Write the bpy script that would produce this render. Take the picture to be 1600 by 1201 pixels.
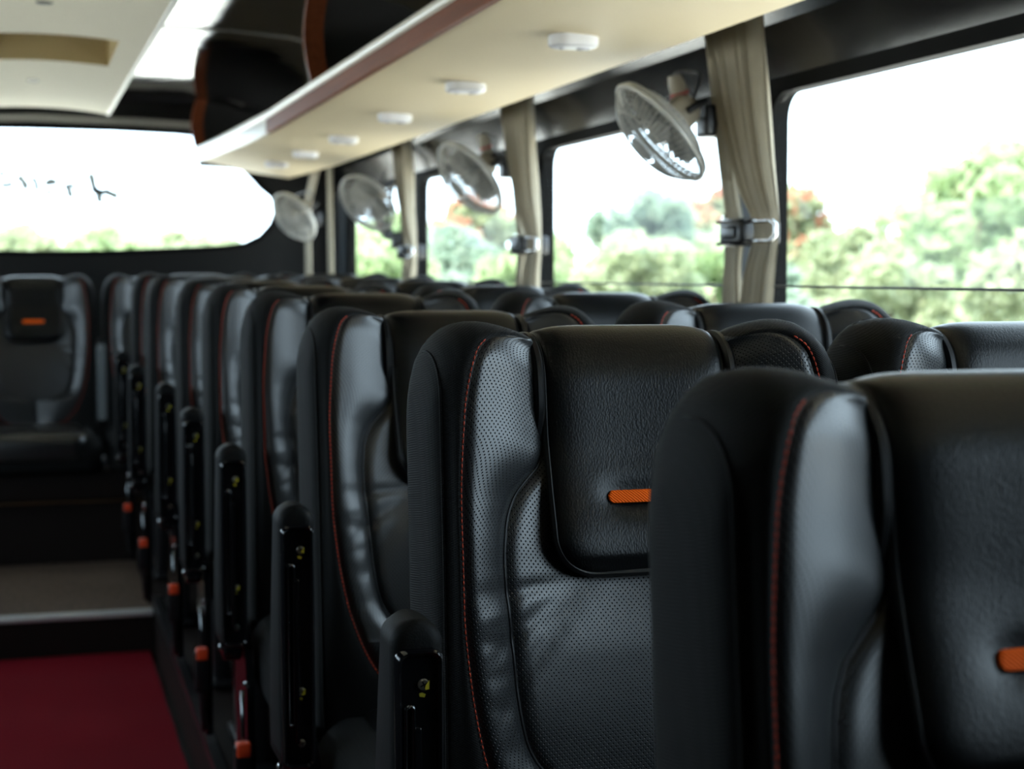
import bpy, math, random
import numpy as np
from mathutils import Matrix, Vector

for o in list(bpy.data.objects):
    bpy.data.objects.remove(o, do_unlink=True)
SC = bpy.context.scene
COL = SC.collection
R = math.radians
PI = math.pi

# ------------------------------------------------------------------ camera, sky, exposure
FPX = 2620.0
CAM_Z = 1.08
cd = bpy.data.cameras.new('camera')
cd.sensor_width = 36.0
cd.lens = FPX / 1600.0 * 36.0
cd.clip_start = 0.02
cd.clip_end = 500
cd.dof.use_dof = True
cd.dof.focus_distance = 1.74
cd.dof.aperture_fstop = 6.3
cam = bpy.data.objects.new('camera', cd)
COL.objects.link(cam)
yaw = math.atan2(755, FPX)
pit = math.atan2(172, FPX)
cam.location = (0, 0, CAM_Z)
cam.rotation_euler = (PI / 2 - pit, 0, -yaw)
SC.camera = cam

SKY_STRENGTH = 5.3
SKY_COLOR = (0.66, 0.83, 1.0)
w = bpy.data.worlds.new('overcast_sky')
SC.world = w
w.use_nodes = True
wn = w.node_tree.nodes['Background']
wn.inputs['Color'].default_value = SKY_COLOR + (1,)
wn.inputs['Strength'].default_value = SKY_STRENGTH

sl = bpy.data.lights.new('sun', 'SUN')
sl.energy = 15.0
sl.angle = R(8)
sl.color = (1.0, 0.93, 0.82)
so = bpy.data.objects.new('sun', sl)
COL.objects.link(so)
so.rotation_euler = Vector((-0.42, -0.25, 1.0)).to_track_quat('Z', 'Y').to_euler()

SC.view_settings.view_transform = 'Standard'
SC.view_settings.look = 'None'
SC.view_settings.exposure = 0.2
SC.view_settings.gamma = 1.0
SC.view_settings.use_curve_mapping = False


def portal(name, loc, rot, sx, sy):
    l = bpy.data.lights.new(name, 'AREA')
    l.shape = 'RECTANGLE'
    l.size, l.size_y = sx, sy
    l.cycles.is_portal = True
    o = bpy.data.objects.new(name, l)
    COL.objects.link(o)
    o.location = loc
    o.rotation_euler = rot
    return o


# ------------------------------------------------------------------ materials
MATS = {}


def nodes_of(m):
    return m.node_tree.nodes, m.node_tree.links


def pbr(name, color, rough=0.5, metal=0.0, spec=0.5, **kw):
    if name in MATS:
        return MATS[name]
    m = bpy.data.materials.new(name)
    m.use_nodes = True
    b = m.node_tree.nodes['Principled BSDF']
    b.inputs['Base Color'].default_value = tuple(color) + (1,)
    b.inputs['Roughness'].default_value = rough
    b.inputs['Metallic'].default_value = metal
    b.inputs['Specular IOR Level'].default_value = spec
    for k, v in kw.items():
        b.inputs[k].default_value = v
    MATS[name] = m
    return m


def add_bump(m, height_socket, strength, dist):
    n, l = nodes_of(m)
    bp = n.new('ShaderNodeBump')
    bp.inputs['Strength'].default_value = strength
    bp.inputs['Distance'].default_value = dist
    l.new(height_socket, bp.inputs['Height'])
    l.new(bp.outputs[0], n['Principled BSDF'].inputs['Normal'])
    return bp


def noise(m, scale, detail=3, coord='Object', rough=0.5):
    n, l = nodes_of(m)
    tc = n.new('ShaderNodeTexCoord')
    t = n.new('ShaderNodeTexNoise')
    t.inputs['Scale'].default_value = scale
    t.inputs['Detail'].default_value = detail
    t.inputs['Roughness'].default_value = rough
    l.new(tc.outputs[coord], t.inputs['Vector'])
    return t


def math_node(m, op, a, b=None, c=None):
    n, l = nodes_of(m)
    x = n.new('ShaderNodeMath')
    x.operation = op
    for i, v in enumerate((a, b, c)):
        if v is None:
            continue
        if isinstance(v, (int, float)):
            x.inputs[i].default_value = v
        else:
            l.new(v, x.inputs[i])
    return x.outputs[0]


def mix_color(m, fac, c1, c2):
    n, l = nodes_of(m)
    x = n.new('ShaderNodeMix')
    x.data_type = 'RGBA'
    for s, v in ((0, fac), (6, c1), (7, c2)):
        if isinstance(v, (tuple, list)):
            x.inputs[s].default_value = tuple(v) + (1,)
        elif isinstance(v, (int, float)):
            x.inputs[s].default_value = v
        else:
            l.new(v, x.inputs[s])
    return x.outputs[2]


# perforated leather of the seat fronts: staggered punched holes in uv metres
def make_perforated():
    m = pbr('perforated_leather', (0.014, 0.0155, 0.017), 0.33, 0, 0.9)
    n, l = nodes_of(m)
    b = n['Principled BSDF']
    tc = n.new('ShaderNodeTexCoord')
    sp = n.new('ShaderNodeSeparateXYZ')
    l.new(tc.outputs['UV'], sp.inputs[0])
    A, B = 0.0055, 0.0031
    v = math_node(m, 'DIVIDE', sp.outputs[1], B)
    row = math_node(m, 'FLOOR', v)
    half = math_node(m, 'MULTIPLY', math_node(m, 'MODULO', row, 2.0), 0.5)
    u = math_node(m, 'ADD', math_node(m, 'DIVIDE', sp.outputs[0], A), half)
    fu = math_node(m, 'MULTIPLY', math_node(m, 'SUBTRACT', math_node(m, 'FRACT', u), 0.5), A)
    fv = math_node(m, 'MULTIPLY', math_node(m, 'SUBTRACT', math_node(m, 'FRACT', v), 0.5), B)
    d = math_node(m, 'SQRT', math_node(m, 'ADD', math_node(m, 'MULTIPLY', fu, fu), math_node(m, 'MULTIPLY', fv, fv)))
    mr = n.new('ShaderNodeMapRange')
    mr.inputs[1].default_value = 0.0005
    mr.inputs[2].default_value = 0.00100
    l.new(d, mr.inputs[0])
    hole = mr.outputs[0]           # 0 in the hole, 1 on the skin
    l.new(mix_color(m, hole, (0.001, 0.001, 0.001), (0.014, 0.0155, 0.017)), b.inputs['Base Color'])
    l.new(math_node(m, 'MULTIPLY_ADD', hole, 0.75, 0.05), b.inputs['Specular IOR Level'])
    t = noise(m, 900, 2)
    h = math_node(m, 'ADD', hole, math_node(m, 'MULTIPLY', t.outputs[0], 0.10))
    add_bump(m, h, 0.5, 0.0008)
    return m


def make_leather():
    m = pbr('grain_leather', (0.003, 0.0032, 0.0035), 0.33, 0, 0.29)
    n, l = nodes_of(m)
    tc = n.new('ShaderNodeTexCoord')
    vo = n.new('ShaderNodeTexVoronoi')
    vo.inputs['Scale'].default_value = 500
    mp = n.new('ShaderNodeMapping')
    mp.inputs['Scale'].default_value = (1.0, 1.0, 0.6)
    l.new(tc.outputs['Object'], mp.inputs[0])
    t = n.new('ShaderNodeTexNoise')
    t.inputs['Scale'].default_value = 120
    l.new(mp.outputs[0], t.inputs['Vector'])
    vm = n.new('ShaderNodeMix')
    vm.data_type = 'VECTOR'
    vm.inputs[0].default_value = 0.0025
    l.new(mp.outputs[0], vm.inputs[4])
    l.new(t.outputs['Color'], vm.inputs[5])
    l.new(vm.outputs[1], vo.inputs['Vector'])
    add_bump(m, vo.outputs['Distance'], 0.24, 0.0007)
    return m


def make_fabric():
    m = pbr('seat_fabric', (0.0042, 0.0042, 0.0040), 0.75, 0, 0.18)
    b = m.node_tree.nodes['Principled BSDF']
    b.inputs['Sheen Weight'].default_value = 0.02
    b.inputs['Sheen Roughness'].default_value = 0.5
    n, l = nodes_of(m)
    tc = n.new('ShaderNodeTexCoord')
    outs = []
    for rot in (R(32), R(-32)):
        mp = n.new('ShaderNodeMapping')
        mp.inputs['Rotation'].default_value = (0, rot, rot)
        l.new(tc.outputs['Object'], mp.inputs[0])
        wv = n.new('ShaderNodeTexWave')
        wv.bands_direction = 'Z'
        wv.inputs['Scale'].default_value = 150
        l.new(mp.outputs[0], wv.inputs['Vector'])
        outs.append(wv.outputs['Fac'])
    add_bump(m, math_node(m, 'MULTIPLY', outs[0], outs[1]), 0.5, 0.0008)
    return m


M_PERF = make_perforated()
M_LEATHER = make_leather()
M_FABRIC = make_fabric()
M_PIPE = pbr('piping_leather', (0.005, 0.005, 0.0055), 0.42, 0, 0.35)
M_STITCH = pbr('red_stitching', (0.52, 0.045, 0.012), 0.6)
M_BLACKPLASTIC = pbr('gloss_black_plastic', (0.006, 0.006, 0.007), 0.13, 0, 0.5)
M_SATINBLACK = pbr('satin_black_metal', (0.010, 0.010, 0.011), 0.32, 0, 0.5)
M_SCREW = pbr('zinc_screw', (0.55, 0.55, 0.50), 0.3, 1.0)
M_YELLOW = pbr('yellow_paint_mark', (0.55, 0.48, 0.03), 0.5)
M_BUCKLE = pbr('buckle_red_button', (0.75, 0.07, 0.02), 0.35)
M_CHROME = pbr('chrome', (0.75, 0.76, 0.78), 0.18, 1.0)

m = pbr('orange_embroidery', (1.0, 0.13, 0.001), 0.7, 0, 0.2)
tc = m.node_tree.nodes.new('ShaderNodeTexCoord')
wv = m.node_tree.nodes.new('ShaderNodeTexWave')
wv.bands_direction = 'DIAGONAL'
wv.inputs['Scale'].default_value = 170
wv.inputs['Distortion'].default_value = 1.5
m.node_tree.links.new(tc.outputs['Object'], wv.inputs['Vector'])
add_bump(m, wv.outputs['Fac'], 0.6, 0.001)
M_ORANGE = m

# ------------------------------------------------------------------ mesh helpers


def link(name, me, parent=None, mat=None):
    o = bpy.data.objects.new(name, me)
    COL.objects.link(o)
    if parent is not None:
        o.parent = parent
    if mat is not None and len(me.materials) == 0:
        me.materials.append(mat)
    return o


def tag(o, label=None, cat=None, group=None, kind=None):
    for k, v in (('label', label), ('category', cat), ('group', group), ('kind', kind)):
        if v is not None:
            o[k] = v
    return o


def empty(name, loc, rz=0.0):
    o = bpy.data.objects.new(name, None)
    o.empty_display_size = 0.1
    COL.objects.link(o)
    o.location = loc
    o.rotation_euler = (0, 0, rz)
    return o


class MB:
    """collects quads/tris of one mesh"""

    def __init__(self):
        self.v, self.f, self.uv, self.n = [], [], [], 0
        self.has_uv = False

    def add(self, verts, faces, uvs=None):
        verts = np.asarray(verts, float).reshape(-1, 3)
        self.v.append(verts)
        b = self.n
        self.f += [tuple(int(i) + b for i in f) for f in faces]
        self.n += len(verts)
        if uvs is not None:
            self.has_uv = True
            self.uv.append(np.asarray(uvs, float).reshape(-1, 2))
        else:
            self.uv.append(np.zeros((len(verts), 2)))
        return self

    def grid(self, P, closed_u=False, closed_v=False, uv=None, flip=False):
        P = np.asarray(P, float)
        r, c = P.shape[:2]
        fs = []
        for i in range(r if closed_v else r - 1):
            for j in range(c if closed_u else c - 1):
                i2, j2 = (i + 1) % r, (j + 1) % c
                q = (i * c + j, i * c + j2, i2 * c + j2, i2 * c + j)
                fs.append(q[::-1] if flip else q)
        return self.add(P.reshape(-1, 3), fs, None if uv is None else np.asarray(uv).reshape(-1, 2))

    def box(self, lo, hi, bev=0.0):
        lo, hi = np.array(lo, float), np.array(hi, float)
        if bev <= 0:
            x0, y0, z0 = lo
            x1, y1, z1 = hi
            v = [(x0, y0, z0), (x1, y0, z0), (x1, y1, z0), (x0, y1, z0), (x0, y0, z1), (x1, y0, z1), (x1, y1, z1), (x0, y1, z1)]
            return self.add(v, [(0, 3, 2, 1), (4, 5, 6, 7), (0, 1, 5, 4), (1, 2, 6, 5), (2, 3, 7, 6), (3, 0, 4, 7)])
        # rounded box: stacked rounded rectangles with a rounded rim
        b = min(bev, *(0.499 * (hi - lo)))
        rings = []
        for k in range(4):
            a = k / 3 * PI / 2
            rings.append((lo[2] + b - b * math.cos(a), b * (1 - math.sin(a))))
        for k in range(4):
            a = k / 3 * PI / 2
            rings.append((hi[2] - b + b * math.sin(a), b * (1 - math.cos(a))))
        P = []
        for z, ins in rings:
            P.append([(x, y, z) for x, y in rrect(lo[0] + ins, lo[1] + ins, hi[0] - ins, hi[1] - ins, max(b - ins, 1e-4), 3)])
        base = self.n
        c = len(P[0])
        self.grid(P, closed_u=True)
        self.f.append(tuple(base + i for i in range(c))[::-1])
        self.f.append(tuple(base + (len(P) - 1) * c + i for i in range(c)))
        return self

    def tube(self, pts, r, n=8, closed=False, cap=True):
        pts = np.asarray(pts, float)
        N = len(pts)
        rs = np.broadcast_to(np.asarray(r, float), (N,))
        if closed:
            T = np.roll(pts, -1, 0) - np.roll(pts, 1, 0)
        else:
            T = np.gradient(pts, axis=0)
        T /= np.linalg.norm(T, axis=1)[:, None] + 1e-12
        ref = np.array([0, 0, 1.0]) if abs(T[0][2]) < 0.9 else np.array([1.0, 0, 0])
        rings = []
        a = np.linspace(0, 2 * PI, n, endpoint=False)
        for i in range(N):
            u = np.cross(T[i], ref)
            u /= np.linalg.norm(u) + 1e-12
            v = np.cross(u, T[i])
            ref = v
            rings.append(pts[i] + rs[i] * (np.cos(a)[:, None] * u + np.sin(a)[:, None] * v))
        base = self.n
        self.grid(rings, closed_u=True, closed_v=closed, flip=True)
        if cap and not closed:
            self.f.append(tuple(base + i for i in range(n)))
            self.f.append(tuple(base + (N - 1) * n + i for i in range(n))[::-1])
        return self

    def lathe(self, prof, axis_o, axis_d, n=20):
        """prof: list of (radius, along)"""
        d = np.array(axis_d, float)
        d /= np.linalg.norm(d)
        u = np.cross(d, [0, 0, 1.0] if abs(d[2]) < 0.9 else [1.0, 0, 0])
        u /= np.linalg.norm(u)
        v = np.cross(d, u)
        a = np.linspace(0, 2 * PI, n, endpoint=False)
        o = np.array(axis_o, float)
        rings = [o + d * t + r * (np.cos(a)[:, None] * u + np.sin(a)[:, None] * v) for r, t in prof]
        base = self.n
        self.grid(rings, closed_u=True)
        self.f.append(tuple(base + i for i in range(n))[::-1])
        self.f.append(tuple(base + (len(rings) - 1) * n + i for i in range(n)))
        return self

    def build(self, name, mat, parent=None, smooth=True, auto=None, weld=0):
        me = bpy.data.meshes.new(name)
        V = np.concatenate(self.v) if self.v else np.zeros((0, 3))
        me.from_pydata([tuple(p) for p in V.tolist()], [], self.f)
        if self.has_uv:
            U = np.concatenate(self.uv)
            ul = me.uv_layers.new(name='UVMap')
            idx = np.zeros(len(me.loops), dtype=np.int32)
            me.loops.foreach_get('vertex_index', idx)
            ul.data.foreach_set('uv', U[idx].astype(np.float32).ravel())
        me.validate()
        if smooth:
            me.polygons.foreach_set('use_smooth', [True] * len(me.polygons))
            if auto is not None:
                me.set_sharp_from_angle(angle=R(auto))
        me.update()
        return link(name, me, parent, mat)


def rrect(x0, y0, x1, y1, r, n=4):
    r = min(r, (x1 - x0) / 2, (y1 - y0) / 2)
    out = []
    for cx, cy, a0 in ((x1 - r, y1 - r, 0), (x0 + r, y1 - r, 90), (x0 + r, y0 + r, 180), (x1 - r, y0 + r, 270)):
        for k in range(n + 1):
            a = R(a0 + 90 * k / n)
            out.append((cx + r * math.cos(a), cy + r * math.sin(a)))
    return out


def extrude_outline(mb, outline, to3, d0, d1, bev=0.0, n=3):
    """closed outline of (u,v) extruded between depths d0 and d1; to3(u,v,d)->xyz; rounded at d1"""
    O = np.array(outline, float)
    c = O.mean(0)
    size = np.abs(O - c).max(0)
    rings = [(d0, 0.0)]
    if bev > 0:
        s = 1 if d1 > d0 else -1
        for k in range(n + 1):
            a = k / n * PI / 2
            rings.append((d1 - s * bev * (1 - math.sin(a)), bev * (1 - math.cos(a))))
    else:
        rings.append((d1, 0.0))
    P = []
    for d, ins in rings:
        sc = (size - ins) / size
        P.append([to3(*(c + (q - c) * sc), d) for q in O])
    base = mb.n
    k = len(O)
    mb.grid(P, closed_u=True)
    mb.f.append(tuple(base + i for i in range(k))[::-1])
    mb.f.append(tuple(base + (len(P) - 1) * k + i for i in range(k)))
    return mb


def copy_tree(o, parent=None):
    c = o.copy()
    COL.objects.link(c)
    if parent is not None:
        c.parent = parent
    for ch in o.children:
        copy_tree(ch, c)
    return c


# ================================================================== THE BUS BODY
XC = 0.03                       # centre line of the aisle
WX = 1.38                       # right window plane
LX = 2 * XC - WX                # left window plane
Y0, Y1 = -4.5, 7.75             # front and rear walls
SLOPE = 0.0127


def plat_z(y):
    return SLOPE * (y - 1.7)


# materials of the shell
def make_gloss_black():
    m = pbr('gloss_black_panel', (0.004, 0.004, 0.005), 0.05, 0, 0.5, IOR=1.8)
    t = noise(m, 3.0, 2)
    add_bump(m, t.outputs[0], 0.12, 0.02)
    return m


M_GLOSSBLACK = make_gloss_black()
M_FRIT = pbr('black_window_surround', (0.003, 0.003, 0.003), 0.6, 0, 0.08)
M_WALL = pbr('dark_grey_side_trim', (0.02, 0.021, 0.023), 0.6, 0, 0.4)
M_REARWALL = pbr('dark_rear_trim', (0.005, 0.005, 0.0053), 0.5, 0, 0.25)
M_PILLAR = pbr('grey_pillar_trim', (0.075, 0.085, 0.095), 0.5, 0, 0.4)

m = pbr('beige_soft_trim', (0.70, 0.60, 0.42), 0.55, 0, 0.3)
t = noise(m, 2.2, 2)
m.node_tree.links.new(mix_color(m, t.outputs[0], (0.72, 0.61, 0.41), (0.79, 0.68, 0.46)), m.node_tree.nodes['Principled BSDF'].inputs['Base Color'])
t2 = noise(m, 260, 2)
add_bump(m, t2.outputs[0], 0.15, 0.001)
M_BEIGE = m

m = pbr('cream_duct_fabric', (0.80, 0.76, 0.62), 0.8, 0, 0.2)
t = noise(m, 60, 4)
m.node_tree.links.new(mix_color(m, t.outputs[0], (0.86, 0.82, 0.68), (0.92, 0.89, 0.76)), m.node_tree.nodes['Principled BSDF'].inputs['Base Color'])
M_DUCT = m
M_DUCTIN = pbr('duct_recess_shade', (0.42, 0.33, 0.17), 0.8, 0, 0.2)  # same stuff as the duct, with the recess shade put into the brown
M_CREAM = pbr('cream_rail', (0.82, 0.80, 0.72), 0.28, 0, 0.5)
M_GREYTRIM = pbr('grey_strip', (0.32, 0.31, 0.28), 0.35, 0, 0.5)

m = pbr('mahogany_trim', (0.18, 0.045, 0.016), 0.45, 0, 0.12)
n, l = nodes_of(m)
tc = n.new('ShaderNodeTexCoord')
mp = n.new('ShaderNodeMapping')
mp.inputs['Scale'].default_value = (60, 2.0, 60)
l.new(tc.outputs['Object'], mp.inputs[0])
t = n.new('ShaderNodeTexNoise')
t.inputs['Scale'].default_value = 1.0
t.inputs['Detail'].default_value = 4
l.new(mp.outputs[0], t.inputs['Vector'])
l.new(mix_color(m, t.outputs[0], (0.09, 0.02, 0.008), (0.26, 0.075, 0.028)), n['Principled BSDF'].inputs['Base Color'])
M_WOOD = m

m = pbr('red_carpet', (0.16, 0.010, 0.018), 0.95, 0, 0.1)
t = noise(m, 420, 3)
m.node_tree.links.new(mix_color(m, t.outputs[0], (0.12, 0.003, 0.008), (0.22, 0.007, 0.016)), m.node_tree.nodes['Principled BSDF'].inputs['Base Color'])
add_bump(m, t.outputs[0], 0.6, 0.004)
M_CARPET = m

m = pbr('wood_print_vinyl', (0.12, 0.09, 0.065), 0.45, 0, 0.4)
n, l = nodes_of(m)
tc = n.new('ShaderNodeTexCoord')
mp = n.new('ShaderNodeMapping')
mp.inputs['Scale'].default_value = (46, 9, 1)
l.new(tc.outputs['Object'], mp.inputs[0])
t = n.new('ShaderNodeTexNoise')
t.inputs['Detail'].default_value = 5
t.inputs['Scale'].default_value = 1.6
l.new(mp.outputs[0], t.inputs['Vector'])
l.new(mix_color(m, t.outputs[0], (0.02, 0.013, 0.009), (0.22, 0.155, 0.115)), n['Principled BSDF'].inputs['Base Color'])
M_VINYL = m
M_DARKSTEP = pbr('dark_brown_riser', (0.010, 0.0055, 0.004), 0.6, 0, 0.2)
M_ALU = pbr('aluminium_nosing', (0.75, 0.77, 0.78), 0.4, 0.6)


def thin_glass(name, tint, refl=0.5):
    m = bpy.data.materials.new(name)
    m.use_nodes = True
    n, l = nodes_of(m)
    n.clear()
    out = n.new('ShaderNodeOutputMaterial')
    mix = n.new('ShaderNodeMixShader')
    tr = n.new('ShaderNodeBsdfTransparent')
    gl = n.new('ShaderNodeBsdfGlossy')
    gl.inputs['Roughness'].default_value = 0.01
    lw = n.new('ShaderNodeFresnel')
    lw.inputs['IOR'].default_value = 1.4
    mu = n.new('ShaderNodeMath')
    mu.operation = 'MULTIPLY'
    mu.inputs[1].default_value = refl
    l.new(lw.outputs[0], mu.inputs[0])
    tr.inputs['Color'].default_value = tint + (1,)
    l.new(mu.outputs[0], mix.inputs[0])
    l.new(tr.outputs[0], mix.inputs[1])
    l.new(gl.outputs[0], mix.inputs[2])
    l.new(mix.outputs[0], out.inputs['Surface'])
    return m


M_GLASS = thin_glass('window_glass', (0.97, 0.98, 0.96), 0.05)


def structure(o, label=None):
    o['kind'] = 'structure'
    if label:
        o['label'] = label
    return o


# --- floors
mb = MB()
mb.box((XC - 0.36, Y0, -0.17), (0.37, 5.45, -0.135))
structure(mb.build('floor', M_DARKSTEP, smooth=False), 'sunken aisle floor under the red carpet')


def platform(name, x0, x1):
    mb = MB()
    z0, z1 = plat_z(Y0), plat_z(6.45)
    v = [(x0, Y0, -0.3), (x1, Y0, -0.3), (x1, 6.45, -0.3), (x0, 6.45, -0.3), (x0, Y0, z0), (x1, Y0, z0), (x1, 6.45, z1), (x0, 6.45, z1)]
    mb.add(v, [(0, 3, 2, 1), (4, 5, 6, 7), (0, 1, 5, 4), (1, 2, 6, 5), (2, 3, 7, 6), (3, 0, 4, 7)])
    return structure(mb.build(name, M_DARKSTEP, smooth=False), 'dark brown raised seat platform beside the aisle')


pr_ = platform('floor_right', 0.372, 1.43)
pl_ = platform('floor_left', 2 * XC - 1.43, 2 * XC - 0.372)
# nosing strip along the platform edge
mb = MB()
for y in np.linspace(Y0, 5.4, 2)[:1]:
    a, b = (0.362, Y0, plat_z(Y0)), (0.362, 5.44, plat_z(5.44))
    for (yy0, yy1) in ((Y0, 5.44),):
        v = []
        for yy in (yy0, yy1):
            z = plat_z(yy)
            v += [(0.3715, yy, z - 0.022), (0.366, yy, z - 0.022), (0.366, yy, z + 0.004), (0.39, yy, z + 0.004), (0.39, yy, z + 0.001), (0.3715, yy, z + 0.001)]
        mb.add(v, [(i, (i + 1) % 6, (i + 1) % 6 + 6, i + 6) for i in range(6)])
structure(mb.build('trim_1', M_SATINBLACK, smooth=False), 'dark edging along the seat platform')
mb = MB()
mb.box((XC - 0.385, 5.45, -0.17), (0.370, 6.45, 0.0))
st = structure(mb.build('floor_step', M_VINYL, smooth=False), 'step in the aisle with wood patterned vinyl top')
mb = MB()
mb.box((XC - 0.385, 5.435, -0.135), (0.368, 5.449, -0.012))
mb.build('riser', M_DARKSTEP, st, smooth=False)
mb = MB()
mb.box((XC - 0.385, 5.425, -0.012), (0.368, 5.475, 0.006), 0.004)
mb.build('nosing', M_ALU, st, auto=40)
mb = MB()
mb.box((LX, 6.47, -0.3), (WX, Y1, 0.235))
sb = structure(mb.build('floor_rear', M_DARKSTEP, smooth=False), 'raised dark brown floor under the rear bench')
mb = MB()
mb.box((XC - 0.385, 6.445, 0.225), (0.42, 6.49, 0.245), 0.005)
mb.build('nosing', pbr('bronze_nosing', (0.22, 0.14, 0.08), 0.35, 0.6), sb, auto=40)
# carpet runner: a soft slab with faint waves
xs_ = np.linspace(XC - 0.335, 0.355, 16)
ys_ = np.linspace(Y0 + 0.02, 5.43, 120)
P = np.array([[(x, y, -0.128 + 0.0035 * math.sin(y * 14.0 + 0.8 * math.sin(x * 5))) for x in xs_] for y in ys_])
mb = MB().grid(P)
Pb = P.copy()
Pb[..., 2] = -0.1348
mb.grid(Pb, flip=True)
for e in (P[:, 0], P[:, -1]):
    q = e.copy()
    q[:, 2] = -0.1348
    mb.grid(np.stack([e, q]))
for e in (P[0], P[-1]):
    q = e.copy()
    q[:, 2] = -0.1348
    mb.grid(np.stack([e, q]))
tag(mb.build('aisle_carpet', M_CARPET), 'dark red carpet runner on the aisle floor below the step', 'carpet')

# --- side walls with windows
WIN = [(0.02, 1.52), (1.66, 2.974), (3.20, 4.469), (4.72, 6.005), (6.28, 7.40)]  # no windows further forward: unseen wall left solid to darken flap reflections
WZ0, WZ1 = 0.90, 1.424


def win_frame(side, y0, y1, z0, z1, idx):
    """black surround ring with rounded corners, between a rectangle and a rounded hole; glass pane and rail are children"""
    X = WX if side > 0 else LX
    s = side
    hole = rrect(y0, z0, y1, z1, 0.05, 6)
    oy0, oy1, oz0, oz1 = y0 - 0.062, y1 + 0.062, z0 - 0.06, z1 + 0.03
    cy, cz = (y0 + y1) / 2, (z0 + z1) / 2
    outer = rrect(oy0, oz0, oy1, oz1, 0.005, 6)
    mb = MB()
    ring_pts = []
    for off, src in ((0.0, outer), (-0.004, outer), (-0.004, hole), (0.03, hole), (0.03, outer)):
        ring_pts.append([(X + s * off, a, b) for a, b in src])
    mb.grid(ring_pts, closed_u=True, flip=(s < 0))
    fr = structure(mb.build('window_%d' % idx, M_FRIT, auto=35), 'black framed side window')
    g = MB()
    gp = rrect(y0 + 0.001, z0 + 0.001, y1 - 0.001, z1 - 0.001, 0.05, 6)
    extrude_outline(g, gp, lambda u, v, d: (X + s * d, u, v), 0.010, 0.014)
    g.build('pane', M_GLASS, fr, smooth=False)
    return fr


def side_wall(side):
    X = WX if side > 0 else LX
    s = side
    nm = 'wall_right' if side > 0 else 'wall_left'
    mb = MB()
    zlo, zhi = WZ0 - 0.06, WZ1 + 0.03

    def panel(ya, yb, za, zb, d0=0.0, d1=0.03):
        xa, xb = sorted((X + s * d0, X + s * d1))
        mb.box((xa, ya, za), (xb, yb, zb))
    panel(Y0, Y1, -0.3, zlo)
    wl = structure(mb.build(nm, M_WALL, smooth=False), 'side wall of the coach')
    edges = [Y0] + [v for a in WIN for v in (a[0] - 0.062, a[1] + 0.062)] + [Y1]
    for k in range(0, len(edges), 2):
        mb2 = MB()
        xa, xb = sorted((X + s * 0.0, X + s * 0.03))
        mb2.box((xa, edges[k], zlo), (xb, edges[k + 1], zhi))
        mb2.build('pillar', M_PILLAR, wl, smooth=False)
    # inclined cove above the windows, up to the shelf edge and on to the roof
    mb3 = MB()
    prof = [(-0.004, zhi - 0.001), (-0.012, 1.49), (-0.040, 1.545), (-0.11, 1.585), (-0.24, 1.61)]
    Pf = [[(X + s * dx, y, z) for dx, z in prof] for y in np.linspace(Y0, Y1, 24)]
    mb3.grid(Pf, flip=(s < 0))
    Pb = [[(X + s * (dx + 0.02), y, z + 0.01) for dx, z in prof] for y in np.linspace(Y0, Y1, 24)]
    mb3.grid(Pb, flip=(s > 0))
    mb3.build('cove', M_COVE, wl, auto=30)
    return wl


m = pbr('glossy_dark_cove', (0.008, 0.0075, 0.007), 0.2, 0, 0.4)
M_COVE = m
side_wall(1)
side_wall(-1)
k = 0
for s in (1, -1):
    for (a, b) in WIN:
        k += 1
        win_frame(s, a, b, WZ0, WZ1, k)
for s in (1, -1):
    X = (WX + 0.05) if s > 0 else (LX - 0.05)
    for (a, b) in WIN:
        portal('window_portal', (X, (a + b) / 2, (WZ0 + WZ1) / 2), (0, R(90) * s, 0), WZ1 - WZ0, b - a)


def end_wall(name, y, thick, hole, outer, mat, label, flip=False):
    """wall in a plane of constant Y with a polygonal hole sampled like the outer outline"""
    H = np.array(hole, float)
    c = H.mean(0)

    def cast(ang):
        d = np.array([math.cos(ang), math.sin(ang)])
        x0, z0, x1, z1 = outer
        ts = []
        if d[0] > 1e-9: ts.append((x1 - c[0]) / d[0])
        if d[0] < -1e-9: ts.append((x0 - c[0]) / d[0])
        if d[1] > 1e-9: ts.append((z1 - c[1]) / d[1])
        if d[1] < -1e-9: ts.append((z0 - c[1]) / d[1])
        return c + d * min(ts)
    O = [cast(math.atan2(*(p - c)[::-1])) for p in H]
    rings = [[(p[0], y, p[1]) for p in O], [(p[0], y, p[1]) for p in H], [(p[0], y + thick, p[1]) for p in H], [(p[0], y + thick, p[1]) for p in O]]
    mb = MB().grid(rings, closed_u=True, closed_v=True, flip=flip)
    return structure(mb.build(name, mat, smooth=False), label)


def densify(poly, n=5):
    out = []
    for i in range(len(poly)):
        a, b = np.array(poly[i]), np.array(poly[(i + 1) % len(poly)])
        for k in range(n):
            out.append(tuple(a + (b - a) * k / n))
    return out


half = [(0.0, 1.73), (0.35, 1.728), (0.62, 1.72), (0.72, 1.712), (0.80, 1.675), (0.88, 1.60), (0.95, 1.54), (1.01, 1.475), (1.055, 1.44), (1.073, 1.40), (1.072, 1.36),
        (1.05, 1.305), (1.0, 1.25), (0.93, 1.216), (0.84, 1.203), (0.6, 1.19), (0.3, 1.178), (0.0, 1.174)]
poly = [(XC + x, z) for x, z in half] + [(XC - x, z) for x, z in half[-2:0:-1]]
rear_hole = densify(poly, 3)
end_wall('wall_rear', Y1, 0.05, rear_hole, (LX - 0.03, -0.3, WX + 0.03, 1.95), M_REARWALL, 'dark rear wall round the rear window')
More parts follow.
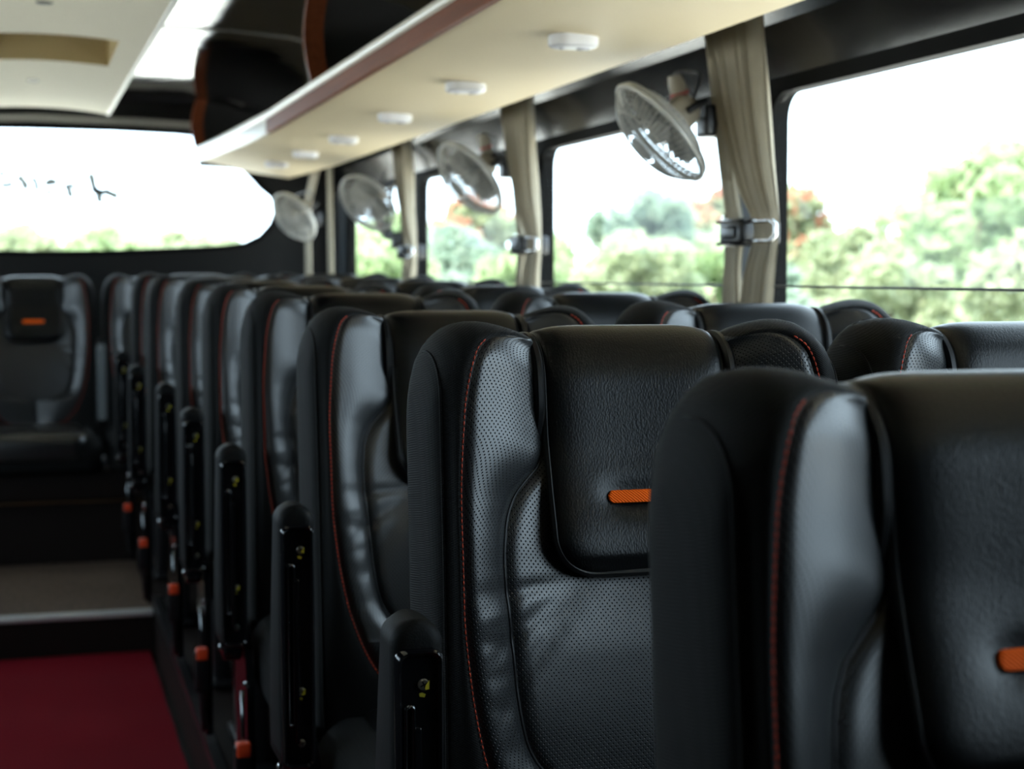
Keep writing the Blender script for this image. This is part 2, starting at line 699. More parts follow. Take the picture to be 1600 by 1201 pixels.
# rear window: rubber gasket and pane
mb = MB()
mb.tube([(x, Y1 - 0.004, z) for x, z in rear_hole], 0.012, 6, closed=True)
rw = structure(mb.build('window_11', M_FRIT), 'wide rear window with black gasket')
mb = MB()
extrude_outline(mb, rear_hole, lambda u, v, d: (u, d, v), Y1 + 0.02, Y1 + 0.026)
mb.build('pane', M_GLASS, rw, smooth=False)
portal('window_portal', (XC, Y1 + 0.06, 1.45), (R(90), 0, 0), 2.1, 0.55)
mb = MB()
mb.box((LX - 0.03, Y0 - 0.05, -0.3), (WX + 0.03, Y0, 1.95))  # unseen front wall without windscreen, keeps frontal light off the seats
structure(mb.build('wall_front', M_REARWALL, smooth=False), 'dark unseen front wall closed off to block frontal light')

# --- black glossy ceiling, gently arched
cz = [(0.0, 1.845), (0.60, 1.84), (0.78, 1.825), (0.93, 1.79), (1.10, 1.72), (1.19, 1.62), (1.21, 1.56)]
prof = [(XC - x, z) for x, z in cz[::-1]] + [(XC + x, z) for x, z in cz[1:]]
mb = MB()
ysn = np.linspace(Y0, Y1, 30)
mb.grid([[(x, y, z) for x, z in prof] for y in ysn])
mb.grid([[(x, y, z + 0.03) for x, z in prof] for y in ysn], flip=True)
ceil = structure(mb.build('ceiling', M_GLOSSBLACK, auto=40), 'arched glossy black ceiling panels')
for yy in (1.2, 3.3, 5.33):
    mb = MB()
    pf = np.array(prof)
    mb.grid([[(x, y, z - dz) for x, z in prof] for y, dz in ((yy - 0.006, 0.0005), (yy - 0.006, 0.004), (yy + 0.006, 0.004), (yy + 0.006, 0.0005))])
    mb.build('joint_strip', M_GREYTRIM, ceil, auto=40)
mb = MB()
pts = [(XC + x, z - 0.008) for x, z in [(-0.9, 1.735), (-0.45, 1.765), (0, 1.775), (0.45, 1.768), (0.72, 1.757), (0.9, 1.735)]]
mb.grid([[(x, y, z + dz) for x, z in pts] for y, dz in ((Y1, -0.016), (Y1 - 0.03, -0.016), (Y1 - 0.03, 0.016), (Y1, 0.016))], flip=True)
structure(mb.build('trim_2', M_GREYTRIM, auto=40), 'grey strip above the rear window')

# ================================================================== AIR DUCT (beige centre panel)
duct = empty('air_duct', (XC, 0, 0))
tag(duct, 'cream padded air duct panel along the middle of the ceiling', 'air duct')
DW = 0.30


def duct_z(x, y):
    return 1.700 + 0.013 * (y - 3.8) + 0.022 * (1 - (x / DW) ** 2)


def duct_rows(xs, ys):
    return np.array([[(x, y, duct_z(x, y)) for x in xs] for y in ys])


RX, RY0, RY1 = 0.225, 4.80, 5.46            # recess
mb = MB()


def slab(x0, x1, y0, y1):
    xs = np.linspace(x0, x1, 14)
    ys = np.linspace(y0, y1, 14)
    mb.grid(duct_rows(xs, ys), flip=True)


slab(-DW, DW, Y0 + 0.05, RY0)
slab(-DW, -RX, RY0, RY1)
slab(RX, DW, RY0, RY1)
slab(-DW, DW, RY1, 7.22)
for sx in (-1, 1):
    ys = np.linspace(Y0 + 0.05, 7.22, 30)
    mb.grid([[(sx * DW, y, duct_z(DW, y)) for y in ys], [(sx * (DW + 0.006), y, duct_z(DW, y) + 0.012) for y in ys], [(sx * (DW + 0.006), y, 1.838) for y in ys]])
for yy in (Y0 + 0.05, 7.22):
    xs = np.linspace(-DW, DW, 14)
    mb.grid([[(x, yy, duct_z(x, yy)) for x in xs], [(x, yy, 1.838) for x in xs]])
mb.build('panel', M_DUCT, duct, auto=40)
mb = MB()
zt = 1.825
for a, b in (((-RX, RY0), (RX, RY0)), ((RX, RY0), (RX, RY1)), ((RX, RY1), (-RX, RY1)), ((-RX, RY1), (-RX, RY0))):
    ts = np.linspace(0, 1, 12)
    lo = [(a[0] + (b[0] - a[0]) * t, a[1] + (b[1] - a[1]) * t) for t in ts]
    mb.grid([[(x, y, duct_z(x, y)) for x, y in lo], [(x, y, zt) for x, y in lo]])
mb.add([(-RX, RY0, zt), (RX, RY0, zt), (RX, RY1, zt), (-RX, RY1, zt)], [(0, 3, 2, 1)])
tag(mb.build('recess', M_DUCTIN, duct, smooth=False), 'recess in the duct panel with its shade painted brown')
mb = MB()
zb = duct_z(0.0, 6.1)
mb.lathe([(0.001, -0.004), (0.018, -0.004), (0.022, 0.0), (0.022, 0.01)], (0.0, 6.1, zb), (0, 0, 1), 16)
mb.build('air_nozzle', M_SATINBLACK, duct, auto=40)
mb = MB()
mb.lathe([(0.001, -0.004), (0.016, -0.004), (0.022, 0.0), (0.022, 0.01)], (0.02, 4.2, duct_z(0.02, 4.2)), (0, 0, 1), 16)
mb.build('air_nozzle', M_SATINBLACK, duct, auto=40)
mb = MB()
ys = np.linspace(Y0 + 0.05, 7.24, 20)
for sx in (-1, 1):
    mb.tube([(sx * (DW + 0.004), y, duct_z(DW, y) + 0.004) for y in ys], 0.009, 8)
mb.build('edge_strip', M_GREYTRIM, duct)

# ================================================================== LUGGAGE SHELF
SY0, SY1 = 0.2, 7.45
rack = empty('luggage_shelf', (0.92, 3.8, 1.5))
tag(rack, 'long beige padded luggage shelf above the windows with mahogany edge', 'shelf')
ro = np.array([0.92, 3.8, 1.5])


def zin(y):
    return 1.512 + (0 if y < 5.1 else 0.058 * ((y - 5.1) / 2.35) ** 1.4)


def zout(y):
    return 1.488 + (0.016 * max(0, (y - 6.2) / 1.25))


XI, XO = 0.72, 1.12
mb = MB()
ys = np.linspace(SY0, SY1, 60)
us = np.linspace(0, 1, 10)


def shelf_pt(u, y, dz=0.0):
    sag = -0.004 * math.sin(PI * u)
    return (XI + (XO - XI) * u, y, zin(y) * (1 - u) + zout(y) * u + sag + dz)


mb.grid([[shelf_pt(u, y) for u in us] for y in ys], flip=True)
mb.grid([[shelf_pt(u, y, 0.028) for u in us] for y in ys])
for u, fl in ((0, True), (1, False)):
    mb.grid([[shelf_pt(u, y, d) for y in ys] for d in (0, 0.028)], flip=fl)
for y in (SY0, SY1):
    mb.grid([[shelf_pt(u, y, d) for u in us] for d in (0, 0.028)])
mb.v = [v - ro for v in mb.v]
mb.build('shelf_board', M_BEIGE, rack, auto=40)


def zrail(y):
    return float(np.interp(y, [0, 2.9, 5.1, 6.2, 7.45], [1.553, 1.556, 1.562, 1.585, 1.616]))


def strip(name, mat, ya, yb, xa, z_lo, z_hi, th):
    mb = MB()
    yy = np.linspace(ya, yb, 30)
    mb.grid([[(xa, y, z_lo(y)) for y in yy], [(xa, y, z_hi(y)) for y in yy], [(xa + th, y, z_hi(y)) for y in yy], [(xa + th, y, z_lo(y)) for y in yy]], closed_v=True)
    for y in (ya, yb):
        mb.add([(xa, y, z_lo(y)), (xa, y, z_hi(y)), (xa + th, y, z_hi(y)), (xa + th, y, z_lo(y))], [(0, 1, 2, 3)])
    mb.v = [v - ro for v in mb.v]
    return mb.build(name, mat, rack, smooth=False)


tag(strip('edge_board', M_WOOD, SY0, 5.15, XI - 0.014, lambda y: zin(y) - 0.004, lambda y: zrail(y) - 0.010, 0.014), 'mahogany edge board')
strip('edge_cap', M_CREAM, 5.15, SY1, XI - 0.016, lambda y: zin(y) - 0.003, lambda y: zrail(y) - 0.006, 0.016)
mb = MB()
yy = np.linspace(SY0, SY1 + 0.01, 50)
mb.tube(np.array([(XI - 0.008, y, zrail(y)) for y in yy]) - ro, 0.0135, 10)
tag(mb.build('rail', M_CREAM, rack), 'cream rail along the shelf edge')
M_DIVIDER = pbr('black_divider', (0.006, 0.006, 0.006), 0.4)
# curved mahogany dividers from the shelf up to the ceiling
for yd in (1.25, 4.30, 7.36):
    mb = MB()
    zs = np.linspace(zrail(yd) - 0.01, 1.832, 14)
    prof = []
    for z in zs:
        t = (z - zs[0]) / (zs[-1] - zs[0])
        x = XI - 0.012 - 0.022 * math.sin(PI * t)
        prof.append((x, z))
    A = [(x, yd - 0.011, z) for x, z in prof]
    B = [(x + 0.05, yd - 0.011, z) for x, z in prof]
    C_ = [(x + 0.05, yd + 0.011, z) for x, z in prof]
    D = [(x, yd + 0.011, z) for x, z in prof]
    mb.grid([A, B, C_, D], closed_v=True)
    mb.v = [v - ro for v in mb.v]
    mb.build('divider_edge', M_WOOD, rack, smooth=False)
    mb = MB()
    pl = [(XI - .004, 1.545), (1.12, 1.522), (1.135, 1.60), (1.12, 1.685), (.95, 1.772), (.80, 1.812), (XI - .004, 1.826)]
    extrude_outline(mb, pl, lambda u, v, d: (u, d, v), yd - .008, yd + .008)
    mb.v = [v - ro for v in mb.v]
    mb.build('divider_panel', M_DIVIDER, rack, smooth=False)
mb = MB()
mb.tube(np.array([(0.80, 4.46, 1.53), (0.80, 4.46, 1.815)]) - ro, 0.013, 10)
mb.tube(np.array([(0.85, 4.47, 1.53), (0.85, 4.47, 1.80)]) - ro, 0.008, 10)
tag(mb.build('hanger_rod', M_GREYTRIM, rack), 'grey hanger rods behind the divider')

# reading lights under the shelf
M_LAMP = pbr('white_lamp_plastic', (0.80, 0.80, 0.84), 0.35, 0, 0.5)
M_LENS = pbr('lamp_lens', (0.62, 0.62, 0.68), 0.15, 0, 0.5)


def make_light(loc, label):
    o = empty('reading_light', loc)
    tag(o, label, 'light', 'reading lights under the luggage shelf')
    mb = MB()
    extrude_outline(mb, rrect(-0.044, -0.032, 0.044, 0.032, 0.028, 6), lambda u, v, d: (u, v, d), 0.0, -0.022, 0.008)
    mb.build('housing', M_LAMP, o, auto=50)
    mb = MB()
    mb.lathe([(0.013, -0.0215), (0.012, -0.024), (0.001, -0.025)], (0.018, 0, 0), (0, 0, 1), 16)
    mb.lathe([(0.006, -0.0215), (0.005, -0.024), (0.001, -0.0245)], (-0.02, 0, 0), (0, 0, 1), 12)
    mb.build('lens', M_LENS, o)
    return o


ordn = ['nearest', 'second', 'third', 'fourth', 'fifth', 'last']
for i, y in enumerate((2.822, 3.575, 4.31, 5.05, 5.77, 6.47)):
    x = 0.925
    u = (x - XI) / (XO - XI)
    z = shelf_pt(u, y)[2]
    lab = ['white reading light under the shelf nearest the large front fan', 'white reading light under the shelf, second from the camera end',
           'white reading light under the shelf, third from the camera end', 'white reading light under the shelf, third from the rear window',
           'white reading light under the shelf, second from the rear window', 'small white reading light nearest the rear end of the shelf'][i]
    make_light((x, y, z + 0.001), lab)

# ================================================================== SEATS
ZT = 1.041          # top of the backrest along its own axis
HINGE = 0.42
RAKE = R(8)
W0 = 0.238
RC = 0.05


def smooth01(t):
    t = np.clip(t, 0, 1)
    return t * t * (3 - 2 * t)


def tau(x):
    return np.interp(np.abs(x), [0, .09, .105, .13, .15, .165, .185, .20, .215, .227, .238, .26],
                     [.024, .024, .021, .010, .004, .001, .001, .006, .019, .040, .085, .10])


def half_w(h):
    return np.interp(h, [0, .2, .4, .5, .7], [.235, .237, .239, .240, .240])


def pchip(q, xs, ys):
    xs, ys = np.asarray(xs, float), np.asarray(ys, float)
    hh = np.diff(xs)
    dl = np.diff(ys) / hh
    d = np.zeros_like(xs)
    for i in range(1, len(xs) - 1):
        if dl[i - 1] * dl[i] > 0:
            w1, w2 = 2 * hh[i] + hh[i - 1], hh[i] + 2 * hh[i - 1]
            d[i] = (w1 + w2) / (w1 / dl[i - 1] + w2 / dl[i])
    d[0], d[-1] = dl[0], dl[-1]
    q = float(min(max(q, xs[0]), xs[-1]))
    i = int(min(max(np.searchsorted(xs, q) - 1, 0), len(xs) - 2))
    t = (q - xs[i]) / hh[i]
    return float((1 + 2 * t) * (1 - t) ** 2 * ys[i] + t * (1 - t) ** 2 * hh[i] * d[i] + t * t * (3 - 2 * t) * ys[i + 1] + t * t * (t - 1) * hh[i] * d[i + 1])


def x_stitch(h):
    return float(pchip(h, [0, .010, .018, .028, .04, .06, .10, .20, .30, .38, .45, .50, .54, .575, .60, .612, .618],
                           [.108, .118, .150, .172, .183, .191, .199, .206, .206, .200, .188, .172, .152, .122, .085, .045, .004]))


def x_inner(h):
    return float(pchip(h, [0, .10, .125, .145, .165, .19, .22, .26, .33, .40, .44, .47, .488, .499, .505],
                           [.103, .103, .104, .112, .126, .143, .153, .157, .153, .148, .141, .126, .100, .060, .003]))


def y_center0(h):
    return float(pchip(h, [0, .1, .25, .36, .45, .6, .7], [0, 0, -.004, -.018, -.020, -.012, -.01]))


def y_inner(h):
    return float(pchip(h, [0, .1, .16, .25, .40, .505, .7], [-.006, -.006, -.014, -.027, -.030, -.022, -.012]))


def y_stitch(h):
    return float(pchip(h, [0, .06, .2, .4, .5, .6, .7], [-.050, -.052, -.052, -.045, -.038, -.024, -.02]))


def wrinkle(x, h):
    """soft folds pressed into the leather of the lower front"""
    ax = np.abs(x)
    d = 0.0
    for hc, sg, amp, sl in ((.285, .007, .0034, .10), (.312, .006, -.0025, .15), (.338, .008, .0036, -.05), (.372, .007, .0022, .12), (.405, .009, .0022, -.1), (.45, .008, .0014, .2)):
        d += amp * np.exp(-((h - hc - sl * (ax - .17)) / sg) ** 2) * np.exp(-((ax - .175) / .03) ** 2) * .34
    # diagonal folds running from the flap corner outwards
    for x0, h0, ang, amp, sg, ln in ((.125, .315, 38, .0042, .008, .055), (.120, .345, 55, .0036, .008, .07), (.13, .285, 12, .0036, .007, .04)):
        a = math.radians(ang)
        u = (ax - x0) * -math.cos(a) + (h - h0) * -math.sin(a)
        v = (ax - x0) * -math.sin(a) + (h - h0) * math.cos(a)
        d += .7 * amp * np.exp(-(v / sg) ** 2) * np.exp(-(u / ln) ** 2)
    return d


# levels: body rows then the rounded top
H_ROWS = np.concatenate([np.linspace(.68, .625, 4), np.linspace(.618, .50, 24), np.linspace(.496, .30, 40), np.linspace(.296, RC, 40)])
LEVELS = [(h, 0.0) for h in H_ROWS] + [(RC * (1 - math.sin(a)), a) for a in np.linspace(0.09, PI / 2, 16)]


def finish(x, y, h, phi):
    x, y = np.asarray(x, float), np.asarray(y, float)
    ym = 0.045
    c = math.cos(phi) ** 0.85 if phi < PI / 2 - 1e-6 else 0.0
    yy = ym + (y - ym) * c
    g = 1 - smooth01((h - .05) / .30)
    z = ZT - tau(x) * g - h
    return np.stack([x, yy, z], -1)


TC = np.sin(np.linspace(-1, 1, 25) * PI / 2)            # centre columns
TWN = 0.5 - 0.5 * np.cos(np.linspace(0, 1, 21) * PI)    # wing columns


def center_cols(h, phi):
    xi = x_inner(h)
    x = TC * xi
    y = y_center0(h) + (y_inner(h) - y_center0(h)) * (TC ** 2)
    s = xi - np.abs(x)
    if h > .12:
        y = y + .006 * np.exp(-(s / .006) ** 2) * smooth01((h - .12) / .03)
        y = y + wrinkle(x, h)
    return finish(x, y, h, phi)


def wing_cols(h, phi, side):
    xi, xs = x_inner(h), max(x_stitch(h), x_inner(h) + 0.0005)
    t = TWN
    x = xi + (xs - xi) * t
    yi, ys = y_inner(h), y_stitch(h)
    wdt = xs - xi
    bulge = .006 * smooth01((wdt - .01) / .05) * (0.55 + 0.45 * smooth01(h / .15))
    y = yi + (ys - yi) * (0.75 * t + 0.25 * np.sin(t * PI / 2)) - bulge * np.sin(PI * t ** 1.25) * 0.9
    s0, s1 = x - xi, xs - x
    gf = smooth01((h - .11) / .03)
    y = y + .0055 * np.exp(-(s0 / .0055) ** 2) * (gf + (1 - gf) * 0.6) + .004 * np.exp(-(s1 / .005) ** 2)
    y = y + wrinkle(x, h)
    return finish(side * x, y, h, phi)


def catmull(pts, n):
    pts = np.array(pts, float)
    p = np.vstack([2 * pts[0] - pts[1], pts, 2 * pts[-1] - pts[-2]])
    out = []
    for i in range(1, len(p) - 2):
        for k in range(n):
            t = k / n
            a, b, c, d = p[i - 1], p[i], p[i + 1], p[i + 2]
            out.append(0.5 * ((2 * b) + (c - a) * t + (2 * a - 5 * b + 4 * c - d) * t * t + (3 * b - a - 3 * c + d) * t ** 3))
    out.append(pts[-1])
    return np.array(out)


N_FRONT = 10


def band_cols(h, phi, side):
    xs = max(x_stitch(h), 0.0)
    if h > .618:
        xs = 0.0
    W = float(half_w(h))
    ds = y_stitch(h)
    xc = W - .020
    xs = min(xs, xc - 0.004)
    t = np.linspace(0, 1, N_FRONT)
    fx = xs + (xc - xs) * t
    ctr = y_center0(h) if h > .505 else ds
    fy = ds + (.006) * t ** 2 - .004 * np.sin(PI * t)
    if h > .60:
        k = smooth01((h - .60) / .03)
        fy = fy
    s0 = fx - xs
    fy = fy + .004 * np.exp(-(s0 / .004) ** 2)
    pth = catmull([(xc, ds + .006), (W - .006, ds + .020), (W, ds + .055), (W + .001, .060), (W - .010, .088), (W - .05, .098), (.12, .100), (0, .101)], 4)
    x = np.concatenate([fx[:-1], pth[:, 0]])
    y = np.concatenate([fy[:-1], pth[:, 1]])
    return finish(side * x, y, h, phi)


def build_proto():
    """parts of the backrest and cushion; returns dict of meshes shared by every seat"""
    S = {}
    C_ = np.array([center_cols(h, p) for h, p in LEVELS])
    WR = {s: np.array([wing_cols(h, p, s) for h, p in LEVELS]) for s in (1, -1)}
    BD = {s: np.array([band_cols(h, p, s) for h, p in LEVELS]) for s in (1, -1)}
    hs = np.array([h for h, p in LEVELS])

    def uvgrid(P):
        x = np.concatenate([np.zeros((P.shape[0], 1)), np.cumsum(np.linalg.norm(np.diff(P, axis=1), axis=2), 1)], 1)
        mid = P.shape[1] // 2
        x = x - x[:, mid:mid + 1] + P[:, mid:mid + 1, 0]
        dz = np.concatenate([[0], np.cumsum(np.linalg.norm(np.diff(P[:, mid], axis=0), axis=1))])
        v = np.repeat(dz[:, None], P.shape[1], 1) + 1.0
        return np.stack([x + 1.0, v], -1)

    # fabric shell
    mb = MB()
    mb.grid(BD[1], flip=False)
    mb.grid(BD[-1], flip=True)
    S['shell'] = mb
    # corner seam on the fabric
    for s in (1, -1):
        sm = MB()
        S['seam%d' % s] = sm
        ci = N_FRONT + 1
        col = BD[s][:, ci].copy()
        col[:, 1] -= .0005
        keep = hs < 0.66
        sm.tube(col[keep][::2], .0016, 5)
    mi = int(np.argmax(hs < .506))
    mb = MB()
    mb.grid(C_[mi:], uv=uvgrid(C_[mi:]))
    S['center'] = mb
    wi = int(np.argmax(hs < .619))
    for s in (1, -1):
        mb = MB()
        mb.grid(WR[s][wi:], uv=uvgrid(WR[s][wi:]), flip=(s < 0))
        S['wing%d' % s] = mb
    # piping round the inner panel
    sel = [i for i in range(len(hs)) if .115 < hs[i] < .507]
    path = []
    for i in sel[::-1]:
        p = WR[-1][i, 0].copy()
        path.append(p)
    left = path[:]
    right = [p * np.array([-1, 1, 1]) for p in left[::-1]]
    pts = np.array(left + right)
    pts[:, 1] += .0008
    # even resample
    d = np.concatenate([[0], np.cumsum(np.linalg.norm(np.diff(pts, axis=0), axis=1))])
    q = np.linspace(0, d[-1], 150)
    pts = np.stack([np.interp(q, d, pts[:, k]) for k in range(3)], -1)
    S['pipe'] = MB().tube(pts, .0027, 6)
    # red stitches: short thread dashes beside the wing seam
    for s in (1, -1):
        st_ = MB()
        S['stitch%d' % s] = st_
        sel = [i for i in range(len(hs)) if .012 < hs[i] < .617]
        col = BD[s][sel][:, 0] * 0.62 + BD[s][sel][:, 1] * 0.38
        base = BD[s][sel][:, 0]
        off = col - base
        L = np.linalg.norm(off, axis=1)[:, None] + 1e-9
        col = base + off / L * .0042
        col[:, 1] -= .0022
        d = np.concatenate([[0], np.cumsum(np.linalg.norm(np.diff(col, axis=0), axis=1))])
        end = d[-1] - .035
        q = 0.0
        while q + .0050 < end:
            ts = np.linspace(q, q + .0050, 3)
            p = np.stack([np.interp(ts, d, col[:, k]) for k in range(3)], -1)
            st_.tube(p, [.0005, .00095, .0005], 4)
            q += .0062

    # ---- headrest flap: U shaped leather pad folded over the top
    WF, HF, RF = .102, .270, .045

    def flap_half(h):
        if h < HF - RF:
            return WF
        return WF - RF + math.sqrt(max(RF ** 2 - (h - (HF - RF)) ** 2, 0))
    rows = []
    hb = np.concatenate([HF - RF + RF * np.sin(np.linspace(PI / 2, 0.05, 14)), np.linspace(HF - RF, RC, 30)])
    for h in hb:
        rows.append((h, 0.0, 1))
    for a in np.linspace(0.09, PI / 2, 14):
        rows.append((RC * (1 - math.sin(a)), a, 1))
    for a in np.linspace(PI / 2 - .11, 0.0, 12):
        rows.append((RC * (1 - math.sin(a)), a, -1))
    for h in np.linspace(RC + .008, .13, 8):
        rows.append((h, 0.0, -1))
    tt = np.sin(np.linspace(-1, 1, 27) * PI / 2)
    P = []
    edgeL, edgeR = [], []
    for h, phi, sd in rows:
        hw = flap_half(h) if sd > 0 else WF
        x = tt * hw
        xi = x_inner(h)
        if sd > 0:
            y = y_center0(h) + (y_inner(h) - y_center0(h)) * np.clip(np.abs(x) / xi, 0, 1) ** 2
        else:
            y = np.full_like(x, .101)
        base = finish(x, y, h, phi)
        nrm = np.array([0, -math.cos(phi) * sd, math.sin(phi)])
        e = 1 - np.abs(tt) ** 6
        off = .004 + .015 * np.clip(e, 0, 1) ** .5
        if sd > 0 and phi == 0:
            fb = np.clip((HF - h) / .02, 0, 1)
            off = .004 + (off - .004) * fb ** .5
            off = off + .014 * smooth01((h - .12) / .12)          # the lower edge stands proud
            off = off - .006 * np.exp(-((h - .180) / .018) ** 2) * np.exp(-(np.clip(np.abs(x) - .030, 0, 1) / .016) ** 2)
        q = base + nrm * off[:, None]
        P.append(q)
        edgeL.append(q[0])
        edgeR.append(q[-1])
    P = np.array(P)
    fl = MB().grid(P)
    # skirt back to the backrest
    for e, flip in ((P[:, 0], False), (P[:, -1], True)):
        k = e.copy()
        k[:, 1] += .02
        k[:, 0] *= .985
        nfr = len(hb)
        fl.grid(np.stack([e[:nfr], k[:nfr]], 0), flip=not flip)
    S['flap'] = fl
    # piping along the flap edge and the second ridge beside it
    eL, eR = np.array(edgeL), np.array(edgeR)
    loop = np.vstack([eR[::-1], eL])
    d = np.concatenate([[0], np.cumsum(np.linalg.norm(np.diff(loop, axis=0), axis=1))])
    q = np.linspace(0, d[-1], 170)
    loop = np.stack([np.interp(q, d, loop[:, k]) for k in range(3)], -1)
    fp = MB().tube(loop, .0042, 7)
    for s in (1, -1):
        line = []
        for h, phi, sd in rows:
            if h > .135:
                continue
            x = s * .1095
            y = y_inner(h) - .008 + .018 * float(smooth01((h - .07) / .065)) if sd > 0 else .101
            line.append(finish(x, y, h, phi) + np.array([0, -math.cos(phi) * sd, math.sin(phi)]) * .002)
        fp.tube(np.array(line), .0055, 7)
    S['flap_pipe'] = fp
    # orange tab on the flap
    tb = MB()
    o = rrect(-.0415, -.0068, .0415, .0068, .0066, 5)
    ytab = y_center0(.18) - .004 - .015 - .014 * float(smooth01((.18 - .12) / .12)) + .006 - .0006
    zt_ = ZT - .024 * (1 - float(smooth01((.18 - .05) / .3))) - .180
    extrude_outline(tb, o, lambda u, v, dd: (u, ytab - .0035 - dd + 0.19 * v - 0.6 * u * u, zt_ + v), -.004, .0022, .0012)
    S['tab'] = tb

    # ---- cushion
    def rounded_block(x0, x1, y0, y1, z0, z1, r, crown=0.0):
        mbx = MB()
        nz = 8
        rings = []
        for k in range(5):
            a = k / 4 * PI / 2
            rings.append((z0 + r * .5 * (1 - math.sin(a)) if False else z0 + r * .4 * (1 - math.cos(a)), r * .4 * (1 - math.sin(a)), 0))
        for k in range(nz):
            a = k / (nz - 1) * PI / 2
            rings.append((z1 - r + r * math.sin(a), r * (1 - math.cos(a)), 1))
        for k in range(1, 7):
            rings.append((z1 + crown * math.sin(k / 6 * PI / 2), r + (min(x1 - x0, y1 - y0) / 2 - r - .002) * k / 6, 1))
        Pr = []
        for z, ins, _ in rings:
            Pr.append([(x, y, z) for x, y in rrect(x0 + ins, y0 + ins, x1 - ins, y1 - ins, max(.055 - ins, .004), 5)])
        base = mbx.n
        c = len(Pr[0])
        mbx.grid(Pr, closed_u=True)
        mbx.f.append(tuple(base + i for i in range(c))[::-1])
        mbx.f.append(tuple(base + (len(Pr) - 1) * c + i for i in range(c)))
        return mbx
    S['cushion'] = rounded_block(-.236, .236, -.45, .05, .30, .435, .05, .004)
    S['cushion_top'] = rounded_block(-.185, .185, -.462, .02, .345, .447, .04, .010)
    return S


SEAT = build_proto()
PART_INFO = [('backrest', 'shell', M_FABRIC), ('side_seam', 'seam-1', M_FABRIC), ('side_seam', 'seam1', M_FABRIC), ('center_panel', 'center', M_PERF), ('side_bolster', 'wing-1', M_PERF), ('side_bolster', 'wing1', M_PERF),
             ('panel_piping', 'pipe', M_PIPE), ('stitching', 'stitch-1', M_STITCH), ('stitching', 'stitch1', M_STITCH), ('headrest_flap', 'flap', M_LEATHER)]
SUB_INFO = [('flap_piping', 'flap_pipe', M_PIPE), ('orange_tab', 'tab', M_ORANGE)]
PART_LABEL = {'side_bolster': 'perforated black leather bolster', 'stitching': 'red stitching along the bolster seam', 'orange_tab': 'orange embroidered tab'}


def rake(o, ang):
    # lean the part back about the hinge line
    o.location = (0, 0 - (0 * math.cos(-ang)) + HINGE * math.sin(-ang), HINGE - HINGE * math.cos(-ang))
    o.rotation_euler = (-ang, 0, 0)


def make_seat(name, arm=True, base=True):
    root = empty(name, (0, 0, 0))
    for nm, key, mat in PART_INFO:
        o = SEAT[key].build(nm, mat, root, auto=60 if key in ('tab',) else None)
        if nm in PART_LABEL:
            o['label'] = PART_LABEL[nm]
        if nm == 'stitching':
            o['kind'] = 'stuff'
        rake(o, RAKE)
        if nm == 'headrest_flap':
            for n2, k2, m2 in SUB_INFO:
                q = SEAT[k2].build(n2, m2, o, auto=50)
                if n2 in PART_LABEL:
                    q['label'] = PART_LABEL[n2]
    cu = SEAT['cushion'].build('cushion', M_FABRIC, root)
    SEAT['cushion_top'].build('cushion_insert', M_PERF2, cu)
    if base:
        mb = MB()
        mb.box((-.21, -.40, .26), (.21, .03, .30), .008)
        for sx in (-.17, .17):
            mb.box((sx - .02, -.34, .0), (sx + .02, -.02, .27), .01)
            mb.box((sx - .03, -.38, .0), (sx + .03, .02, .018), .006)
        mb.build('base_frame', M_SATINBLACK, root, auto=40)
    if arm:
        add_arm(root)
    return root


M_PERF2 = pbr('cushion_leather', (0.008, 0.0085, 0.009), 0.33, 0, 0.8)


